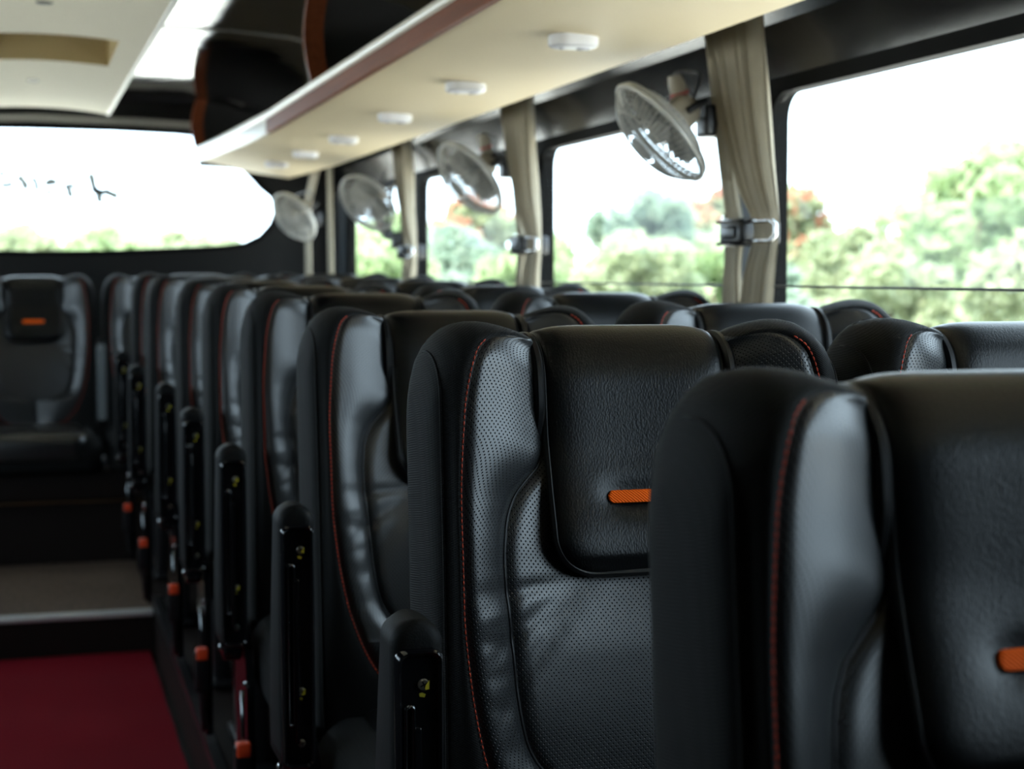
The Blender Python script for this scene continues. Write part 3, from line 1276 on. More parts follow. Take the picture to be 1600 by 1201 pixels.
def add_arm(root):
    # raised folding armrest on the aisle side: soft pad behind, gloss shell in front
    AX, HWX = -.280, .0255
    zb, zt = .40, .757
    mb = MB()
    rows = []
    for k in range(22):
        t = k / 21
        z = zb + (zt - .0255 - zb) * t
        yb = .010 - .034 * t - .02 * t * t
        rows.append((z, HWX * (0.92 + .08 * min(1, t * 4)), -.112, yb))
    for k in range(1, 9):
        a = k / 8 * PI / 2
        z = zt - .0255 + .0255 * math.sin(a)
        hw = HWX * math.cos(a) + .0006
        ins = .010 * (1 - math.cos(a))
        rows.append((z, hw, -.112 + ins, -.044 - ins))
    P = []
    for z, hw, yf, yb in rows:
        P.append([(AX + x, y, z) for x, y in rrect(-hw, yf, hw, yb, .014, 4)])
    c = len(P[0])
    mb.grid(P, closed_u=True)
    mb.f.append(tuple(range(c))[::-1])
    mb.f.append(tuple((len(P) - 1) * c + i for i in range(c)))
    arm = mb.build('armrest', M_PAD, root)
    arm['label'] = 'black folding armrest raised upright on the aisle side'
    # gloss shell with a raised lip
    sh = MB()
    out = rrect(AX - .0225, zb - .005, AX + .0225, zt - .026, .010, 5)
    inn = rrect(AX - .0175, zb + .002, AX + .0175, zt - .0315, .008, 5)
    f = lambda pts, y: [(x, y, z) for x, z in pts]
    mid = [((a[0] + b[0]) / 2, (a[1] + b[1]) / 2) for a, b in zip(out, inn)]
    rings = [f(out, -.104), f(out, -.118), f(mid, -.1215), f(inn, -.119), f(inn, -.1135)]
    b0 = sh.n
    sh.grid(rings, closed_u=True)
    k = len(out)
    sh.f.append(tuple(b0 + 4 * k + i for i in range(k)))
    # long inner flute
    sh.box((AX - .006, -.118, zb + .03), (AX + .002, -.112, zt - .10), .002)
    bead = [(x, -.1150, z) for x, z in rrect(AX - .0135, zb + .055, AX - .0055, zt - .080, .004, 4)]
    sh.build('armrest_shell', M_BLACKPLASTIC, arm, auto=45)
    MB().tube(bead, .0024, 8, closed=True).build('armrest_glint_bead', M_CHROME_DARK, arm)  # steel bead added to imitate the highlight streak on the shell
    for zz, ym in ((zt - .060, True), (zt - .255, True), (zb + .03, False)):
        sc = MB()
        dx = .004
        sc.lathe([(.0055, 0), (.0055, .0022), (.0045, .0032), (.0005, .0034)], (AX + dx, -.1132, zz), (0, -1, 0), 14)
        o = sc.build('screw', M_SCREW, arm, auto=40)
        cr = MB()
        for a in (0.4, 0.4 + PI / 2):
            ux, uz = math.cos(a), math.sin(a)
            vx, vz = -uz, ux
            L_, w_ = .0036, .0006
            v = []
            for yy in (-.1162, -.1168):
                for su, sv in ((-1, -1), (1, -1), (1, 1), (-1, 1)):
                    v.append((AX + dx + su * L_ * ux + sv * w_ * vx, yy, zz + su * L_ * uz + sv * w_ * vz))
            cr.add(v, [(0, 1, 2, 3), (4, 7, 6, 5), (0, 4, 5, 1), (1, 5, 6, 2), (2, 6, 7, 3), (3, 7, 4, 0)])
        cr.build('screw_slot', M_SATINBLACK, arm, smooth=False)
        if ym:
            pm = MB()
            pts = [(AX + dx + .0012, zz - .0125), (AX + dx - .0035, zz - .0115), (AX + dx - .004, zz - .0085), (AX + dx - .001, zz - .0078), (AX + dx + .0022, zz - .0095)]
            extrude_outline(pm, pts, lambda u, v, d: (u, -.1134 - d, v), 0, .0007)
            pts = [(AX + dx + .0052, zz + .004), (AX + dx + .0012, zz - .0005), (AX + dx + .0008, zz - .0048), (AX + dx + .0048, zz - .004)]
            extrude_outline(pm, pts, lambda u, v, d: (u, -.1132 - d, v), .002, .0042)
            pm.build('paint_mark', M_YELLOW, arm, smooth=False)
    # hinge and side frame plate
    sf = MB()
    outl = [(-.135, .03), (-.02, .03), (.03, .10), (.04, .40), (.02, .425), (-.03, .43), (-.075, .415), (-.105, .39), (-.128, .33), (-.135, .2)]
    extrude_outline(sf, outl, lambda u, v, d: (d, u, v), -.262, -.247)
    sf.lathe([(.001, 0), (.020, 0), (.024, .004), (.024, .03), (.02, .034), (.001, .034)], (AX - .018, -.070, .385), (1, 0, 0), 20)
    pf = sf.build('side_frame', M_BLACKPLASTIC, root, auto=35)
    b = MB()
    b.lathe([(.0075, 0), (.0075, .004), (.005, .006), (.0005, .0065)], (AX - .0185, -.070, .385), (-1, 0, 0), 12)
    b.build('bolt', M_CHROME, pf, auto=40)
    b = MB()
    b.lathe([(.006, 0), (.006, .004), (.004, .005), (.0005, .0055)], (AX + .016, -.1362, .33), (0, -1, 0), 12)
    b.build('bolt', M_CHROME, pf, auto=40)
    b = MB()
    b.tube([(AX + .010, -.136, .32), (AX + .009, -.139, .25), (AX + .009, -.139, .12), (AX + .011, -.136, .04)], .004, 8)
    b.build('edge_rod', M_CHROME_DARK, pf)
    # seat belt buckle
    bk = MB()
    bk.box((AX - .008, -.165, .135), (AX + .024, -.140, .228), .006)
    bk.tube([(AX + .008, -.152, .14), (AX + .010, -.148, .09), (AX + .016, -.13, .05), (AX + .024, -.10, .04)], .008, 6)
    bo = bk.build('belt_buckle', M_SATINBLACK, root, auto=40)
    bt = MB()
    bt.box((AX - .005, -.1675, .206), (AX + .021, -.142, .232), .004)
    q = bt.build('buckle_button', M_BUCKLE, bo, auto=40)
    q['label'] = 'red release button'


M_CHROME_DARK = pbr('dark_polished_steel', (0.20, 0.21, 0.22), 0.18, 1.0)
M_PAD = pbr('black_arm_pad', (0.005, 0.005, 0.005), 0.6, 0, 0.16)
t = noise(M_PAD, 500, 2)
add_bump(M_PAD, t.outputs[0], 0.3, 0.001)
M_CHROME_DARK = pbr('dark_polished_steel', (0.20, 0.21, 0.22), 0.18, 1.0)

aisle_proto = make_seat('coach_seat', True, True)
window_proto = make_seat('coach_seat', False, True)
bench_proto = make_seat('coach_seat', False, False)

AX0, WX0 = 0.625, 1.115
ROW_Y = [0.96 + 0.74 * i for i in range(8)]
ROW_DX = [0, 0, 0, 0, 0, 0, -.03, -.035]
ROW_RAKE = [8, 8, 12, 8, 8, 8.5, 8, 8]
aisle_labels = [
    'black leather coach seat closest to the camera, cut off by the picture edge',
    'sharply focused black leather aisle seat in the second row with orange tab',
    'black leather aisle seat in the third row, its long red stitched bolster in view',
    'black leather aisle seat in the fourth row from the camera',
    'black leather aisle seat in the fifth row from the camera',
    'black leather aisle seat in the sixth row from the camera',
    'black leather aisle seat in the seventh row from the camera',
    'black leather aisle seat in the eighth row, just before the rear bench']
window_labels = [None,
    'black leather window seat in the second row below the nearest window',
    'black leather window seat in the third row beside the first curtain pillar',
    'black leather window seat in the fourth row below the second window',
    'black leather window seat in the fifth row beside the second curtain pillar',
    'black leather window seat in the sixth row from the camera',
    'black leather window seat in the seventh row from the camera',
    'black leather window seat in the eighth row, nearest the rear corner curtains']


def set_rake(root, deg):
    for ch in root.children:
        nm = ch.name.split('.')[0]
        if nm in {p[0] for p in PART_INFO}:
            rake(ch, R(deg))


rng = random.Random(4)
for i, y in enumerate(ROW_Y):
    for pos, x, proto, labs in (('aisle', AX0, aisle_proto, aisle_labels), ('window', WX0, window_proto, window_labels)):
        if labs[i] is None:
            continue
        first = (i == 0 and pos == 'aisle') or (i == 1 and pos == 'window')
        o = proto if first else copy_tree(proto)
        yy = y - .075
        o.location = (x + ROW_DX[i], yy, plat_z(yy) + .001)
        o['label'] = labs[i]
        o['category'] = 'seat'
        o['group'] = 'black coach seats in rows on the right of the aisle'
        if ROW_RAKE[i] != 8:
            set_rake(o, ROW_RAKE[i])
        if pos == 'window' and i >= 2:
            set_rake(o, 8)

# raised armrest beside the middle bench seat
def bench_arm(root):
    ox, oy, oz = 0.247, -0.16, 0.45
    mb = MB()
    P = []
    for k in range(16):
        t_ = k / 15
        z = .34 * t_
        hw = .020 * math.sqrt(max(1 - max(0, (t_ - .85) / .15) ** 2, 0.01))
        P.append([(ox + x, oy + y, oz + z) for x, y in rrect(-hw, -.03, hw, .03, .012, 4)])
    mb.grid(P, closed_u=True)
    mb.f.append(tuple(range(len(P[0])))[::-1])
    mb.f.append(tuple((len(P) - 1) * len(P[0]) + i for i in range(len(P[0]))))
    arm = mb.build('armrest', M_PAD, root)
    mb = MB()
    extrude_outline(mb, rrect(ox - .016, oz + .02, ox + .016, oz + .315, .014, 5), lambda u, v, d: (u, oy - .03 - d, v), -.002, .004, .003)
    mb.build('armrest_shell', pbr('grey_gloss_plastic', (0.16, 0.18, 0.19), 0.2), arm, auto=40)


# rear bench
blabs = {0: 'black leather middle seat of the rear bench facing down the aisle',
         1: 'black leather rear bench seat just right of the middle one',
         2: 'black leather rear bench seat in the corner by the window',
         -1: 'black leather rear bench seat just left of the middle one'}
for i, kx in enumerate((0, 1, 2, -1)):
    o = bench_proto if i == 0 else copy_tree(bench_proto)
    o.location = (XC - .012 + .500 * kx, 6.80, .050)
    o['label'] = blabs[kx]
    o['category'] = 'seat'
    o['group'] = 'seats of the rear bench'
    if kx == 0:
        bench_mid = o
bench_arm(bench_mid)
mb = MB()
mb.box((LX + .15, 6.42, .237), (WX - .05, 6.98, .348), .012)
mb.build('bench_plinth', M_DARKSTEP, sb, auto=40)
# ================================================================== CURTAINS
m = pbr('beige_curtain_cloth', (0.36, 0.32, 0.24), 0.75, 0, 0.3)
m.node_tree.nodes['Principled BSDF'].inputs['Sheen Weight'].default_value = 0.2
t = noise(m, 30, 3)
m.node_tree.links.new(mix_color(m, t.outputs[0], (0.34, 0.30, 0.22), (0.43, 0.385, 0.295)), m.node_tree.nodes['Principled BSDF'].inputs['Base Color'])
t2 = noise(m, 700, 2)
add_bump(m, t2.outputs[0], 0.2, 0.0006)
M_CURTAIN = m


def curtain(keys, pleats, dy, label, amp=0.014, ph=0.3, group='tied back curtains'):
    """keys: (z, y_far, y_near, x, thickness)"""
    zs = np.array([k[0] for k in keys])
    n = 60
    zz = np.linspace(zs.max(), zs.min(), n)
    order = np.argsort(zs)

    def ip(c, z):
        xs, ysv = zs[order], np.array([keys[i][c] for i in order])
        return np.interp(z, xs, ysv)
    K = np.array([[ip(c, z) for c in (1, 2, 3, 4)] for z in zz])
    # smooth the keyed lines
    for _ in range(3):
        K[1:-1] = (K[:-2] + 2 * K[1:-1] + K[2:]) / 4
    cols = pleats * 12 + 1
    ss = np.linspace(0, 1, cols)
    P = []
    for z, (ya, yb, x, th) in zip(zz, K):
        wob = 0.15 * math.sin(z * 9 + ph * 7)
        a = 2 * PI * pleats * ss + ph + wob
        fold = 2 * np.abs(np.sin(a * .5)) ** .8 - 1
        xx = x - th * fold * (0.75 + .25 * np.sin(ss * 9 + ph * 5))
        yy = ya + (yb - ya) * ss + .25 * (yb - ya) / pleats * np.cos(a) * .6
        P.append(np.stack([xx, yy + dy, np.full(cols, z)], -1))
    P = np.array(P)
    c = P.mean((0, 1))
    c[2] = P[..., 2].max()
    mb = MB().grid(P - c)
    Q = P.copy()
    Q[..., 0] += .0012
    mb.grid(Q - c, flip=True)
    o = mb.build('curtain', M_CURTAIN)
    o.location = c
    tag(o, label, 'curtain', group)
    return o


keysA = [(1.560, 3.085, 2.868, 1.296, .024), (1.394, 3.02, 2.845, 1.300, .024), (1.28, 2.960, 2.826, 1.303, .020), (1.22, 2.925, 2.810, 1.305, .015), (1.19, 2.898, 2.804, 1.307, .010),
         (1.16, 2.880, 2.800, 1.308, .008), (1.13, 2.900, 2.808, 1.308, .010), (1.09, 2.920, 2.822, 1.308, .014), (1.005, 2.943, 2.837, 1.308, .016), (0.88, 2.95, 2.84, 1.310, .016)]
keysB = [(1.560, 3.15, 3.090, 1.315, .012), (1.40, 3.125, 3.070, 1.325, .012), (1.24, 3.086, 3.040, 1.328, .010), (1.165, 3.060, 3.008, 1.328, .007), (1.09, 3.076, 3.025, 1.328, .010), (1.0, 3.09, 3.015, 1.330, .012), (0.90, 3.10, 3.02, 1.332, .012)]
PIL = [0.0, 1.475, 2.965]
names = ['first', 'second', 'third']
where = ['between the two nearest windows', 'on the second pillar from camera', 'on the third pillar from camera']
for k, dy in enumerate(PIL):
    curtain(keysA, 7, dy, 'broad beige pleated curtain, ' + where[k], ph=.3 + k)
    curtain(keysB, 3, dy, 'narrow beige curtain beyond the broad one, ' + where[k], ph=1.1 + k)
# rear corner curtains
curtain([(1.56, 7.28, 7.08, 1.20, .012), (1.40, 7.36, 7.24, 1.18, .012), (1.25, 7.36, 7.26, 1.18, .010), (0.85, 7.36, 7.26, 1.18, .012)], 3, 0, 'beige curtain hanging in the rear corner beside the rear window', ph=.5)
curtain([(1.56, 7.53, 7.45, 1.31, .010), (1.30, 7.53, 7.45, 1.31, .008), (0.85, 7.51, 7.43, 1.31, .010)], 2, 0, 'beige curtain hanging by the rearmost side window', ph=1.5)

# unseen curtain added over the front left window to cut light from that side
for k in range(1):
    a, b = WIN[k]
    curtain([(1.50, b + .08, a - .08, LX + .06, .012), (0.86, b + .08, a - .08, LX + .06, .012)], 24, 0, 'beige curtain added out of view over the front left window to block light', ph=.4 + k, group='added light-blocking curtains on the left side')
# tiebacks: black clip with a chrome hook
for k, dy in enumerate(PIL):
    t_ = empty('curtain_tieback', (1.325, 2.985 + dy, 1.16))
    tag(t_, 'black clip and chrome hook holding the curtains ' + where[k], 'curtain tieback', 'curtain tiebacks on the pillars')
    mb = MB()
    mb.box((-.035, -.055, -.026), (.052, .045, .026), .010)
    mb.box((-.040, -.040, -.012), (-.030, .020, .012), .004)
    for z in (-.021, .021):
        mb.tube([(-.01, .03, z), (-.03, .062, z), (-.02, .072, z)], .0035, 6)
        mb.tube([(-.012, -.045, z * .9), (-.036, -.09, z * .9), (-.036, -.12, z * .9)], .0045, 6)
    mb.build('clip', M_SATINBLACK, t_, auto=40)
    mb = MB()
    mb.tube([(-.034, -.10, .018), (-.038, -.15, .018), (-.036, -.196, .018), (-.030, -.204, .010), (-.030, -.204, -.010), (-.036, -.196, -.018), (-.038, -.15, -.018), (-.034, -.10, -.018)], .0045, 8)
    mb.build('hook', M_CHROME, t_)
mb = MB()
mb.tube([(1.366, y, 1.0575) for y in np.linspace(0.05, 7.45, 12)], .0026, 6)
tag(mb.build('curtain_wire', pbr('dark_wire', (0.05, 0.05, 0.05), .4)), 'thin dark guide wire stretched low across the side windows', 'wire')

# ================================================================== FANS
M_CAGE = pbr('grey_fan_cage', (0.50, 0.50, 0.47), 0.35, 0.2)
M_RIB = pbr('grey_fan_plastic', (0.42, 0.42, 0.40), 0.4)
M_BLADE = pbr('smoky_fan_blade', (0.30, 0.31, 0.30), 0.2, 0, 0.5, **{'Transmission Weight': 0.0, 'Alpha': 0.12})
M_MOTOR = pbr('cream_fan_motor', (0.42, 0.38, 0.30), 0.35)
M_REDCAP = pbr('red_wire', (0.35, 0.03, 0.03), 0.4)


def make_fan(loc, n, mount, label, r=.116):
    """fan head centred at loc with its front along n; bracket reaches to mount on the wall"""
    root = empty('wall_fan', mount)
    tag(root, label, 'fan', 'small fans clamped to the window pillars')
    c = Vector(loc) - Vector(mount)
    n = Vector(n).normalized()
    rot = n.to_track_quat('Z', 'Y').to_matrix()

    def T(pts):
        return [tuple(c + rot @ Vector(p)) for p in pts]
    A64 = np.linspace(0, 2 * PI, 64, endpoint=False)
    mb = MB()

    def ring(rad, z, th, k=6):
        mb.tube(T([(rad * math.cos(a), rad * math.sin(a), z) for a in A64]), th, k, closed=True)
    # front dome
    def fz(rr):
        return .004 + .046 * (1 - (rr / r) ** 3.2)
    ring(r * .35, fz(r * .35), .0013)
    ring(r * .70, fz(r * .70), .0013)
    for a in np.linspace(0, 2 * PI, 60, endpoint=False):
        rr = np.array([.30, .45, .6, .75, .88, .96, 1.0]) * r
        mb.tube(T([(q * math.cos(a), q * math.sin(a), fz(q) if q < r else 0.0) for q in rr]), .0010, 4, cap=False)
    mb.build('front_guard', M_CAGE, root)
    mb = MB()
    ring(r, .0, .0055, 8)
    ring(r * .985, -.010, .003, 6)
    mb.build('rim', M_CAGE, root)
    mb = MB()
    def bz(rr):
        return -.006 - .040 * (1 - (rr / r) ** 2.4)
    ring(r * .70, bz(r * .70), .0014)
    for a in np.linspace(0.05, 2 * PI + .05, 40, endpoint=False):
        rr = np.array([.62, .75, .88, .96, 1.0]) * r
        mb.tube(T([(q * math.cos(a), q * math.sin(a), bz(q) if q < r else -.004) for q in rr]), .0009, 4, cap=False)
    mb.build('back_guard', M_CAGE, root)
    # louvred annulus at the back
    mb = MB()
    ring(r * .71, -.026, .003)
    ring(r * .26, -.030, .003)
    for a in np.linspace(0, 2 * PI, 28, endpoint=False):
        ca, sa = math.cos(a), math.sin(a)
        r0, r1 = r * .26, r * .71
        tx, ty = -sa * .0026, ca * .0026
        v = T([(r0 * ca - tx, r0 * sa - ty, -.036), (r0 * ca + tx, r0 * sa + ty, -.008), (r1 * ca + tx * 2, r1 * sa + ty * 2, -.003), (r1 * ca - tx * 2, r1 * sa - ty * 2, -.030),
               (r0 * ca - tx + .001 * ca, r0 * sa - ty, -.0375), (r1 * ca - tx * 2, r1 * sa - ty * 2, -.0315), (r1 * ca + tx * 2, r1 * sa + ty * 2, -.0045), (r0 * ca + tx, r0 * sa + ty, -.0095)])
        mb.add(v, [(0, 1, 2, 3), (4, 5, 6, 7), (0, 3, 5, 4), (1, 7, 6, 2)])
    mb.build('louvre_ring', M_RIB, root, smooth=False)
    # hub, blades
    mb = MB()
    mb.lathe([(.001, .020), (.014, .018), (.019, .010), (.019, -.022), (.001, -.024)], tuple(c), tuple(n), 20)
    mb.build('hub', M_RIB, root, auto=50)
    for k in range(4):
        a0 = k * PI / 2 + .4
        bl = MB()
        Pb = []
        for i in range(8):
            rr = .018 + (r * .84 - .018) * i / 7
            wd = .012 + .034 * math.sin(PI * min(1, i / 7 * .8 + .1))
            row = []
            for j in range(6):
                s = (j / 5 - .5)
                tx = s * wd * 1.6
                z = -s * wd * .35 + .012
                row.append((rr * math.cos(a0) - tx * math.sin(a0), rr * math.sin(a0) + tx * math.cos(a0), z))
            Pb.append(T(row))
        bl.grid(Pb)
        bl.build('blade', M_BLADE, root)
    # front badge
    mb = MB()
    mb.lathe([(.001, fz(0) + .002), (r * .18, fz(0) + .001), (r * .24, fz(r * .24)), (r * .24, fz(r * .24) - .003), (.001, fz(0) - .003)], tuple(c), tuple(n), 24)
    mb.build('badge', M_RIB, root, auto=50)
    # motor
    mb = MB()
    mb.lathe([(.001, -.026), (.030, -.028), (.034, -.040), (.032, -.075), (.022, -.088), (.001, -.09)], tuple(c), tuple(n), 22)
    mt = mb.build('motor', M_MOTOR, root, auto=50)
    # bracket: yoke and clamp
    mb = MB()
    pend = c - n * .075
    tgt = Vector((0, 0, 0))
    side = n.cross(Vector((0, 0, 1))).normalized()
    pts = [c - n * .06 + side * .036, pend + side * .040 + Vector((.02, 0, .01)), tgt + Vector((-.035, 0, .012))]
    mb.tube([tuple(p) for p in pts], .007, 8)
    pts = [c - n * .06 - side * .036, pend - side * .040 + Vector((.02, 0, .01)), tgt + Vector((-.035, 0, .012))]
    mb.tube([tuple(p) for p in pts], .007, 8)
    mb.tube([(-.045, 0, .014), (.04, 0, -.006)], .014, 10)
    mb.lathe([(.001, -.022), (.017, -.022), (.019, -.016), (.019, .016), (.017, .022), (.001, .022)], (-.030, 0, .010), (0, 1, 0), 18)
    mb.box((-.018, -.026, -.042), (.044, .026, .020), .007)
    mb.build('bracket', M_SATINBLACK, root, auto=45)
    mb = MB()
    mb.lathe([(.001, -.04), (.013, -.038), (.017, -.02), (.017, .02), (.012, .034), (.001, .036)], (-.055, .02, .045), (.35, .1, -.9), 16)
    mb.build('swivel_knob', M_MOTOR, root, auto=45)
    mb = MB()
    mb.lathe([(.016, -.004), (.019, -.003), (.019, .003), (.016, .004)], (-.055, .02, .045), (.35, .1, -.9), 16)
    cw = [tuple(c - n * .085), tuple(c - n * .10 + Vector((.01, .01, .05))), (-.06, .035, .085), (-.03, .04, .06), (-.01, .02, .02)]
    mb2 = MB().tube(catmull(np.array(cw), 6), .003, 6)
    mb.build('red_collar', M_REDCAP, root)
    mb2.build('power_cord', M_SATINBLACK, root)
    return root


make_fan((1.175, 3.05, 1.352), (-.75, .05, -.66), (1.312, 3.135, 1.395), 'nearest wall fan hanging edge-on below the shelf by the first curtains')
make_fan((1.185, 4.54, 1.345), (-.76, -.20, -.60), (1.312, 4.61, 1.395), 'second wall fan from the camera, in front of the second pillar curtains')
make_fan((1.18, 5.98, 1.335), (-.66, -.45, -.58), (1.305, 6.06, 1.215), 'third wall fan from the camera, in front of the rearmost side window')
make_fan((1.06, 6.93, 1.316), (-.72, -.38, -.55), (1.17, 7.18, 1.33), 'smallest farthest wall fan in the rear corner beside the rear window', r=.112)

# ================================================================== lettering on the rear window (seen from behind)
S_ = [[(0.273, 1.529), (0.283, 1.511), (0.288, 1.485), (0.293, 1.464), (0.313, 1.448), (0.314, 1.432), (0.316, 1.4)], [(0.286, 1.464), (0.313, 1.448), (0.348, 1.447), (0.396, 1.428)],
      [(0.341, 1.457), (0.353, 1.446)], [(0.176, 1.482), (0.179, 1.466), (0.19, 1.439), (0.178, 1.425)], [(0.182, 1.482), (0.217, 1.466), (0.244, 1.431)],
      [(0.083, 1.496), (0.097, 1.484), (0.111, 1.495), (0.129, 1.479)], [(0.093, 1.454), (0.097, 1.443), (0.092, 1.443)], [(0.024, 1.506), (0.039, 1.492), (0.047, 1.464), (0.035, 1.455)],
      [(-0.032, 1.515), (-0.015, 1.494), (-0.0, 1.474), (-0.014, 1.459)], [(-0.106, 1.511), (-0.099, 1.535)], [(-0.103, 1.479), (-0.083, 1.471), (-0.056, 1.482)]]
WD = [.0165, .017, .016, .0165, .010, .017, .017, .0135, .0165, .0165, .0145]
lt = empty('window_lettering', (0.15, Y1 + .016, 1.46))
tag(lt, 'grey handwritten style lettering seen reversed on the rear window glass', 'lettering')
M_INK = pbr('grey_vinyl_letter', (0.55, 0.62, 0.62), .6)
for sgrp in ((0, 1, 2), (3, 4), (5, 6), (7,), (8,), (9, 10)):
    mb = MB()
    for k in sgrp:
        c = catmull(np.array(S_[k]), 5)
        tn = np.gradient(c, axis=0)
        tn /= np.linalg.norm(tn, axis=1)[:, None]
        nr = np.stack([-tn[:, 1], tn[:, 0]], -1)
        u = np.linspace(0, 1, len(c))
        wv_ = (WD[k] * (.9 + .1 * np.sin(u * PI * 2.2 + 1)))[:, None]
        a, b = c + nr * wv_, c - nr * wv_
        rows = [[(p[0] - .15, yy, p[1] - 1.46) for p in q] for q, yy in ((a, 0), (b, 0), (b, .003), (a, .003))]
        mb.grid(rows, closed_v=True)
    mb.build('letter', M_INK, lt, smooth=False)

# ================================================================== OUTSIDE: ground and trees
m = pbr('pale_yard_concrete', (0.62, 0.60, 0.56), 0.9)
t = noise(m, 1.2, 4)
m.node_tree.links.new(mix_color(m, t.outputs[0], (0.58, 0.56, 0.51), (0.70, 0.68, 0.63)), m.node_tree.nodes['Principled BSDF'].inputs['Base Color'])
mb = MB()
xs = np.linspace(-70, 80, 30)
ys = np.linspace(-60, 110, 30)
mb.grid([[(x, y, -1.35 + .05 * math.sin(x * .7) * math.cos(y * .5)) for x in xs] for y in ys])
structure(mb.build('ground', m), 'pale sunlit ground outside the coach')


def leaf_mat(name, c1, c2):
    m = bpy.data.materials.new(name)
    m.use_nodes = True
    n, l = nodes_of(m)
    b = n['Principled BSDF']
    b.inputs['Roughness'].default_value = .6
    g = n.new('ShaderNodeNewGeometry')
    cr = mix_color(m, g.outputs['Random Per Island'], c1, c2)
    l.new(cr, b.inputs['Base Color'])
    tr = n.new('ShaderNodeBsdfTranslucent')
    l.new(cr, tr.inputs['Color'])
    mx = n.new('ShaderNodeMixShader')
    mx.inputs[0].default_value = .55
    l.new(b.outputs[0], mx.inputs[1])
    l.new(tr.outputs[0], mx.inputs[2])
    l.new(mx.outputs[0], n['Material Output'].inputs['Surface'])
    return m


LEAF = {'lime': leaf_mat('lime_leaf', (0.33, 0.44, 0.23), (0.46, 0.55, 0.34)), 'olive': leaf_mat('olive_leaf', (0.33, 0.39, 0.23), (0.44, 0.49, 0.33)),
        'dark': leaf_mat('dark_leaf', (0.24, 0.33, 0.25), (0.35, 0.43, 0.34)), 'flame': leaf_mat('flame_blossom', (0.48, 0.17, 0.10), (0.60, 0.32, 0.22))}
M_BARK = pbr('bark', (0.22, 0.17, 0.12), .9)


def leaves(centers, radii, n, size, rg, flat=.8):
    k = rg.integers(0, len(centers), n)
    d = rg.normal(size=(n, 3))
    d /= np.linalg.norm(d, axis=1)[:, None]
    rad = radii[k] * rg.uniform(.35, 1.0, n) ** .5
    p = centers[k] + d * rad[:, None] * np.array([1, 1, flat])
    u = rg.normal(size=(n, 3))
    u /= np.linalg.norm(u, axis=1)[:, None]
    v = np.cross(u, rg.normal(size=(n, 3)))
    v /= np.linalg.norm(v, axis=1)[:, None]
    s = size * rg.uniform(.6, 1.3, n)[:, None]
    q = np.stack([p - u * s, p + v * s * .45, p + u * s, p - v * s * .45], 1)
    return q.reshape(-1, 3)


def quads_mesh(name, V, mat, parent):
    me = bpy.data.meshes.new(name)
    nq = len(V) // 4
    me.vertices.add(len(V))
    me.vertices.foreach_set('co', V.astype(np.float32).ravel())
    me.loops.add(nq * 4)
    me.loops.foreach_set('vertex_index', np.arange(nq * 4, dtype=np.int32))
    me.polygons.add(nq)
    me.polygons.foreach_set('loop_start', np.arange(0, nq * 4, 4, dtype=np.int32))
    me.update(calc_edges=True)
    me.validate()
    return link(name, me, parent, mat)


GZ = -1.33


def tree(x, y, top, rx, kind, label, seed, flowers=0, bottom=-.9, n=7000, size=None, name='tree'):
    size = size or .0055 * math.hypot(x, y)
    rg = np.random.default_rng(seed)
    root = empty(name, (x, y, GZ))
    tag(root, label, 'tree' if name == 'tree' else 'bush', 'trees and bushes outside the windows')
    hgt = top - bottom
    K = 26
    cs, rs = [], []
    for i in range(K):
        t = (i + .5) / K
        a = rg.uniform(0, 2 * PI)
        prof = math.sqrt(max(1 - (2 * t - .85) ** 2 / 1.4, 0.05)) if name == 'tree' else math.sqrt(max(1 - (t * .95) ** 2, .05))
        rr = rx * prof * rg.uniform(.2, .78)
        crad = min(rx * .38, hgt * .30) * rg.uniform(.7, 1.1) * (1 - .35 * t)
        cs.append((rr * math.cos(a), rr * math.sin(a), bottom + hgt * t * .95 - GZ - (crad * .6 if t > .8 else 0)))
        rs.append(crad)
    cs, rs = np.array(cs), np.array(rs)
    V = leaves(cs, rs, n, size, rg)
    c = quads_mesh('crown', V, LEAF[kind], root)
    c['kind'] = 'stuff'
    if flowers:
        up = np.argsort(-cs[:, 2])[:14]
        V = leaves(cs[up] + np.array([0, 0, .15]), rs[up] * 1.05, flowers, size * .9, rg)
        b = quads_mesh('blossoms', V, LEAF['flame'], root)
        b['kind'] = 'stuff'
        b['label'] = 'orange red blossoms'
    tb = MB()
    ht = hgt * .6 + (bottom - GZ)
    tb.tube([(0, 0, 0), (.05, .02, ht * .4), (-.03, .04, ht * .8), (.02, 0, ht)], [.14, .11, .08, .04], 8)
    for k2 in range(4):
        a = k2 * 1.6 + seed
        z0 = ht * (.35 + .1 * k2)
        tb.tube([(0, 0, z0), (rx * .3 * math.cos(a), rx * .3 * math.sin(a), z0 + hgt * .14), (rx * .55 * math.cos(a), rx * .55 * math.sin(a), z0 + hgt * .3)], [.06, .04, .015], 6)
    tb.build('trunk', M_BARK, root)
    return root


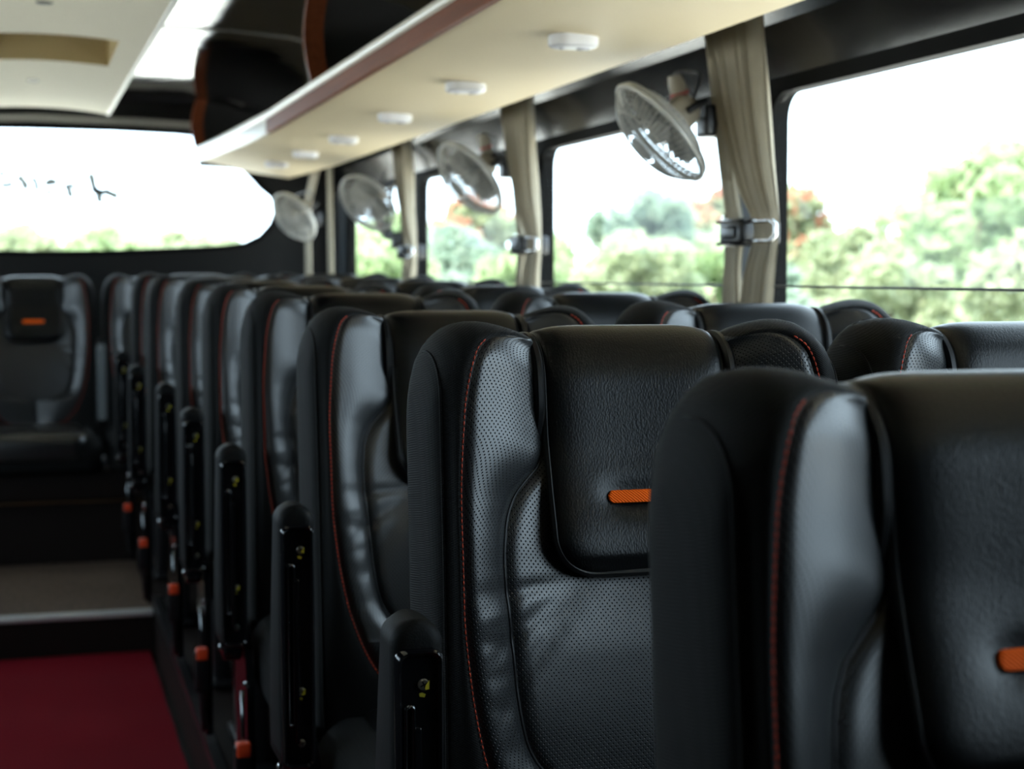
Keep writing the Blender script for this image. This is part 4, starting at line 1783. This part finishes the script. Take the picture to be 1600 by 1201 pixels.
tree(20.45, 33.41, 4.35, 3.38, 'lime', 'tall pale green tree at the right edge of the nearest window', 1, n=9000)
tree(26.23, 38.71, 3.01, 3.0, 'lime', 'rounded light green tree outside, right of the tall pale one', 2)
tree(18.95, 39.85, 3.54, 2.11, 'olive', 'flame tree with orange blossoms outside the left part of the nearest window', 3, flowers=420, n=3800)
tree(12.64, 32.94, 3.0, 1.75, 'dark', 'darker green tree seen through the second window below the fan', 4)
tree(15.0, 35.87, 3.1, 1.3, 'olive', 'small flame tree with orange blossoms beside the first curtains', 5, flowers=420, n=3200)
tree(8.93, 33.87, 2.79, 1.51, 'olive', 'flame tree with orange blossoms seen through the third window', 6, flowers=420, n=4600)
tree(7.8, 38.55, 2.61, 2.4, 'lime', 'green tree seen through the rearmost side window', 7)
tree(-2.93, 75.64, 5.37, 2.93, 'lime', 'pale green tree outside the left part of the rear window', 8, n=4500)
# bushes along the road
bush = [(11.88, 18.27, 1.91, 1.49, 'olive'),
        (12.1, 22.03, 1.7, 1.54, 'olive'),
        (8.37, 18.18, 1.43, 1.19, 'dark'),
        (7.9, 21.43, 1.8, 1.45, 'olive'),
        (7.78, 25.16, 1.86, 1.66, 'lime'),
        (7.69, 29.77, 2.14, 1.88, 'dark'),
        (4.14, 20.88, 1.82, 1.39, 'lime'),
        (16.12, 21.42, 1.88, 1.83, 'lime'),
        (5.04, 54.0, 2.58, 2.97, 'olive'),
        (2.6, 61.0, 3.0, 2.86, 'lime'),
        (-0.34, 68.4, 3.15, 3.26, 'olive'),
        (11.65, 26.77, 2.05, 1.72, 'lime'),
        (15.37, 29.51, 2.2, 1.94, 'olive')]
blab = ['olive bush at the lower middle of the nearest window', 'olive bush at the lower left of the nearest window', 'dark bush low behind the first curtain pillar', 'olive bush at the right of the second window',
        'light green bush in the middle of the second window', 'dark green bush at the left of the second window', 'light green bush low in the third window', 'light green bush at the lower right of the nearest window',
        'olive bush by the rear corner of the coach', 'light green bush at the right of the rear window', 'olive bush in the middle of the rear window', 'light green bush low beside the first curtains', 'olive bush in front of the flame tree by the nearest window']
for i, (x, y, tp, rx, kd) in enumerate(bush):
    tree(x, y, tp, rx, kd, blab[i], 40 + i, bottom=-1.2, n=5000, size=.0052 * math.hypot(x, y) ** .99, name='bush')
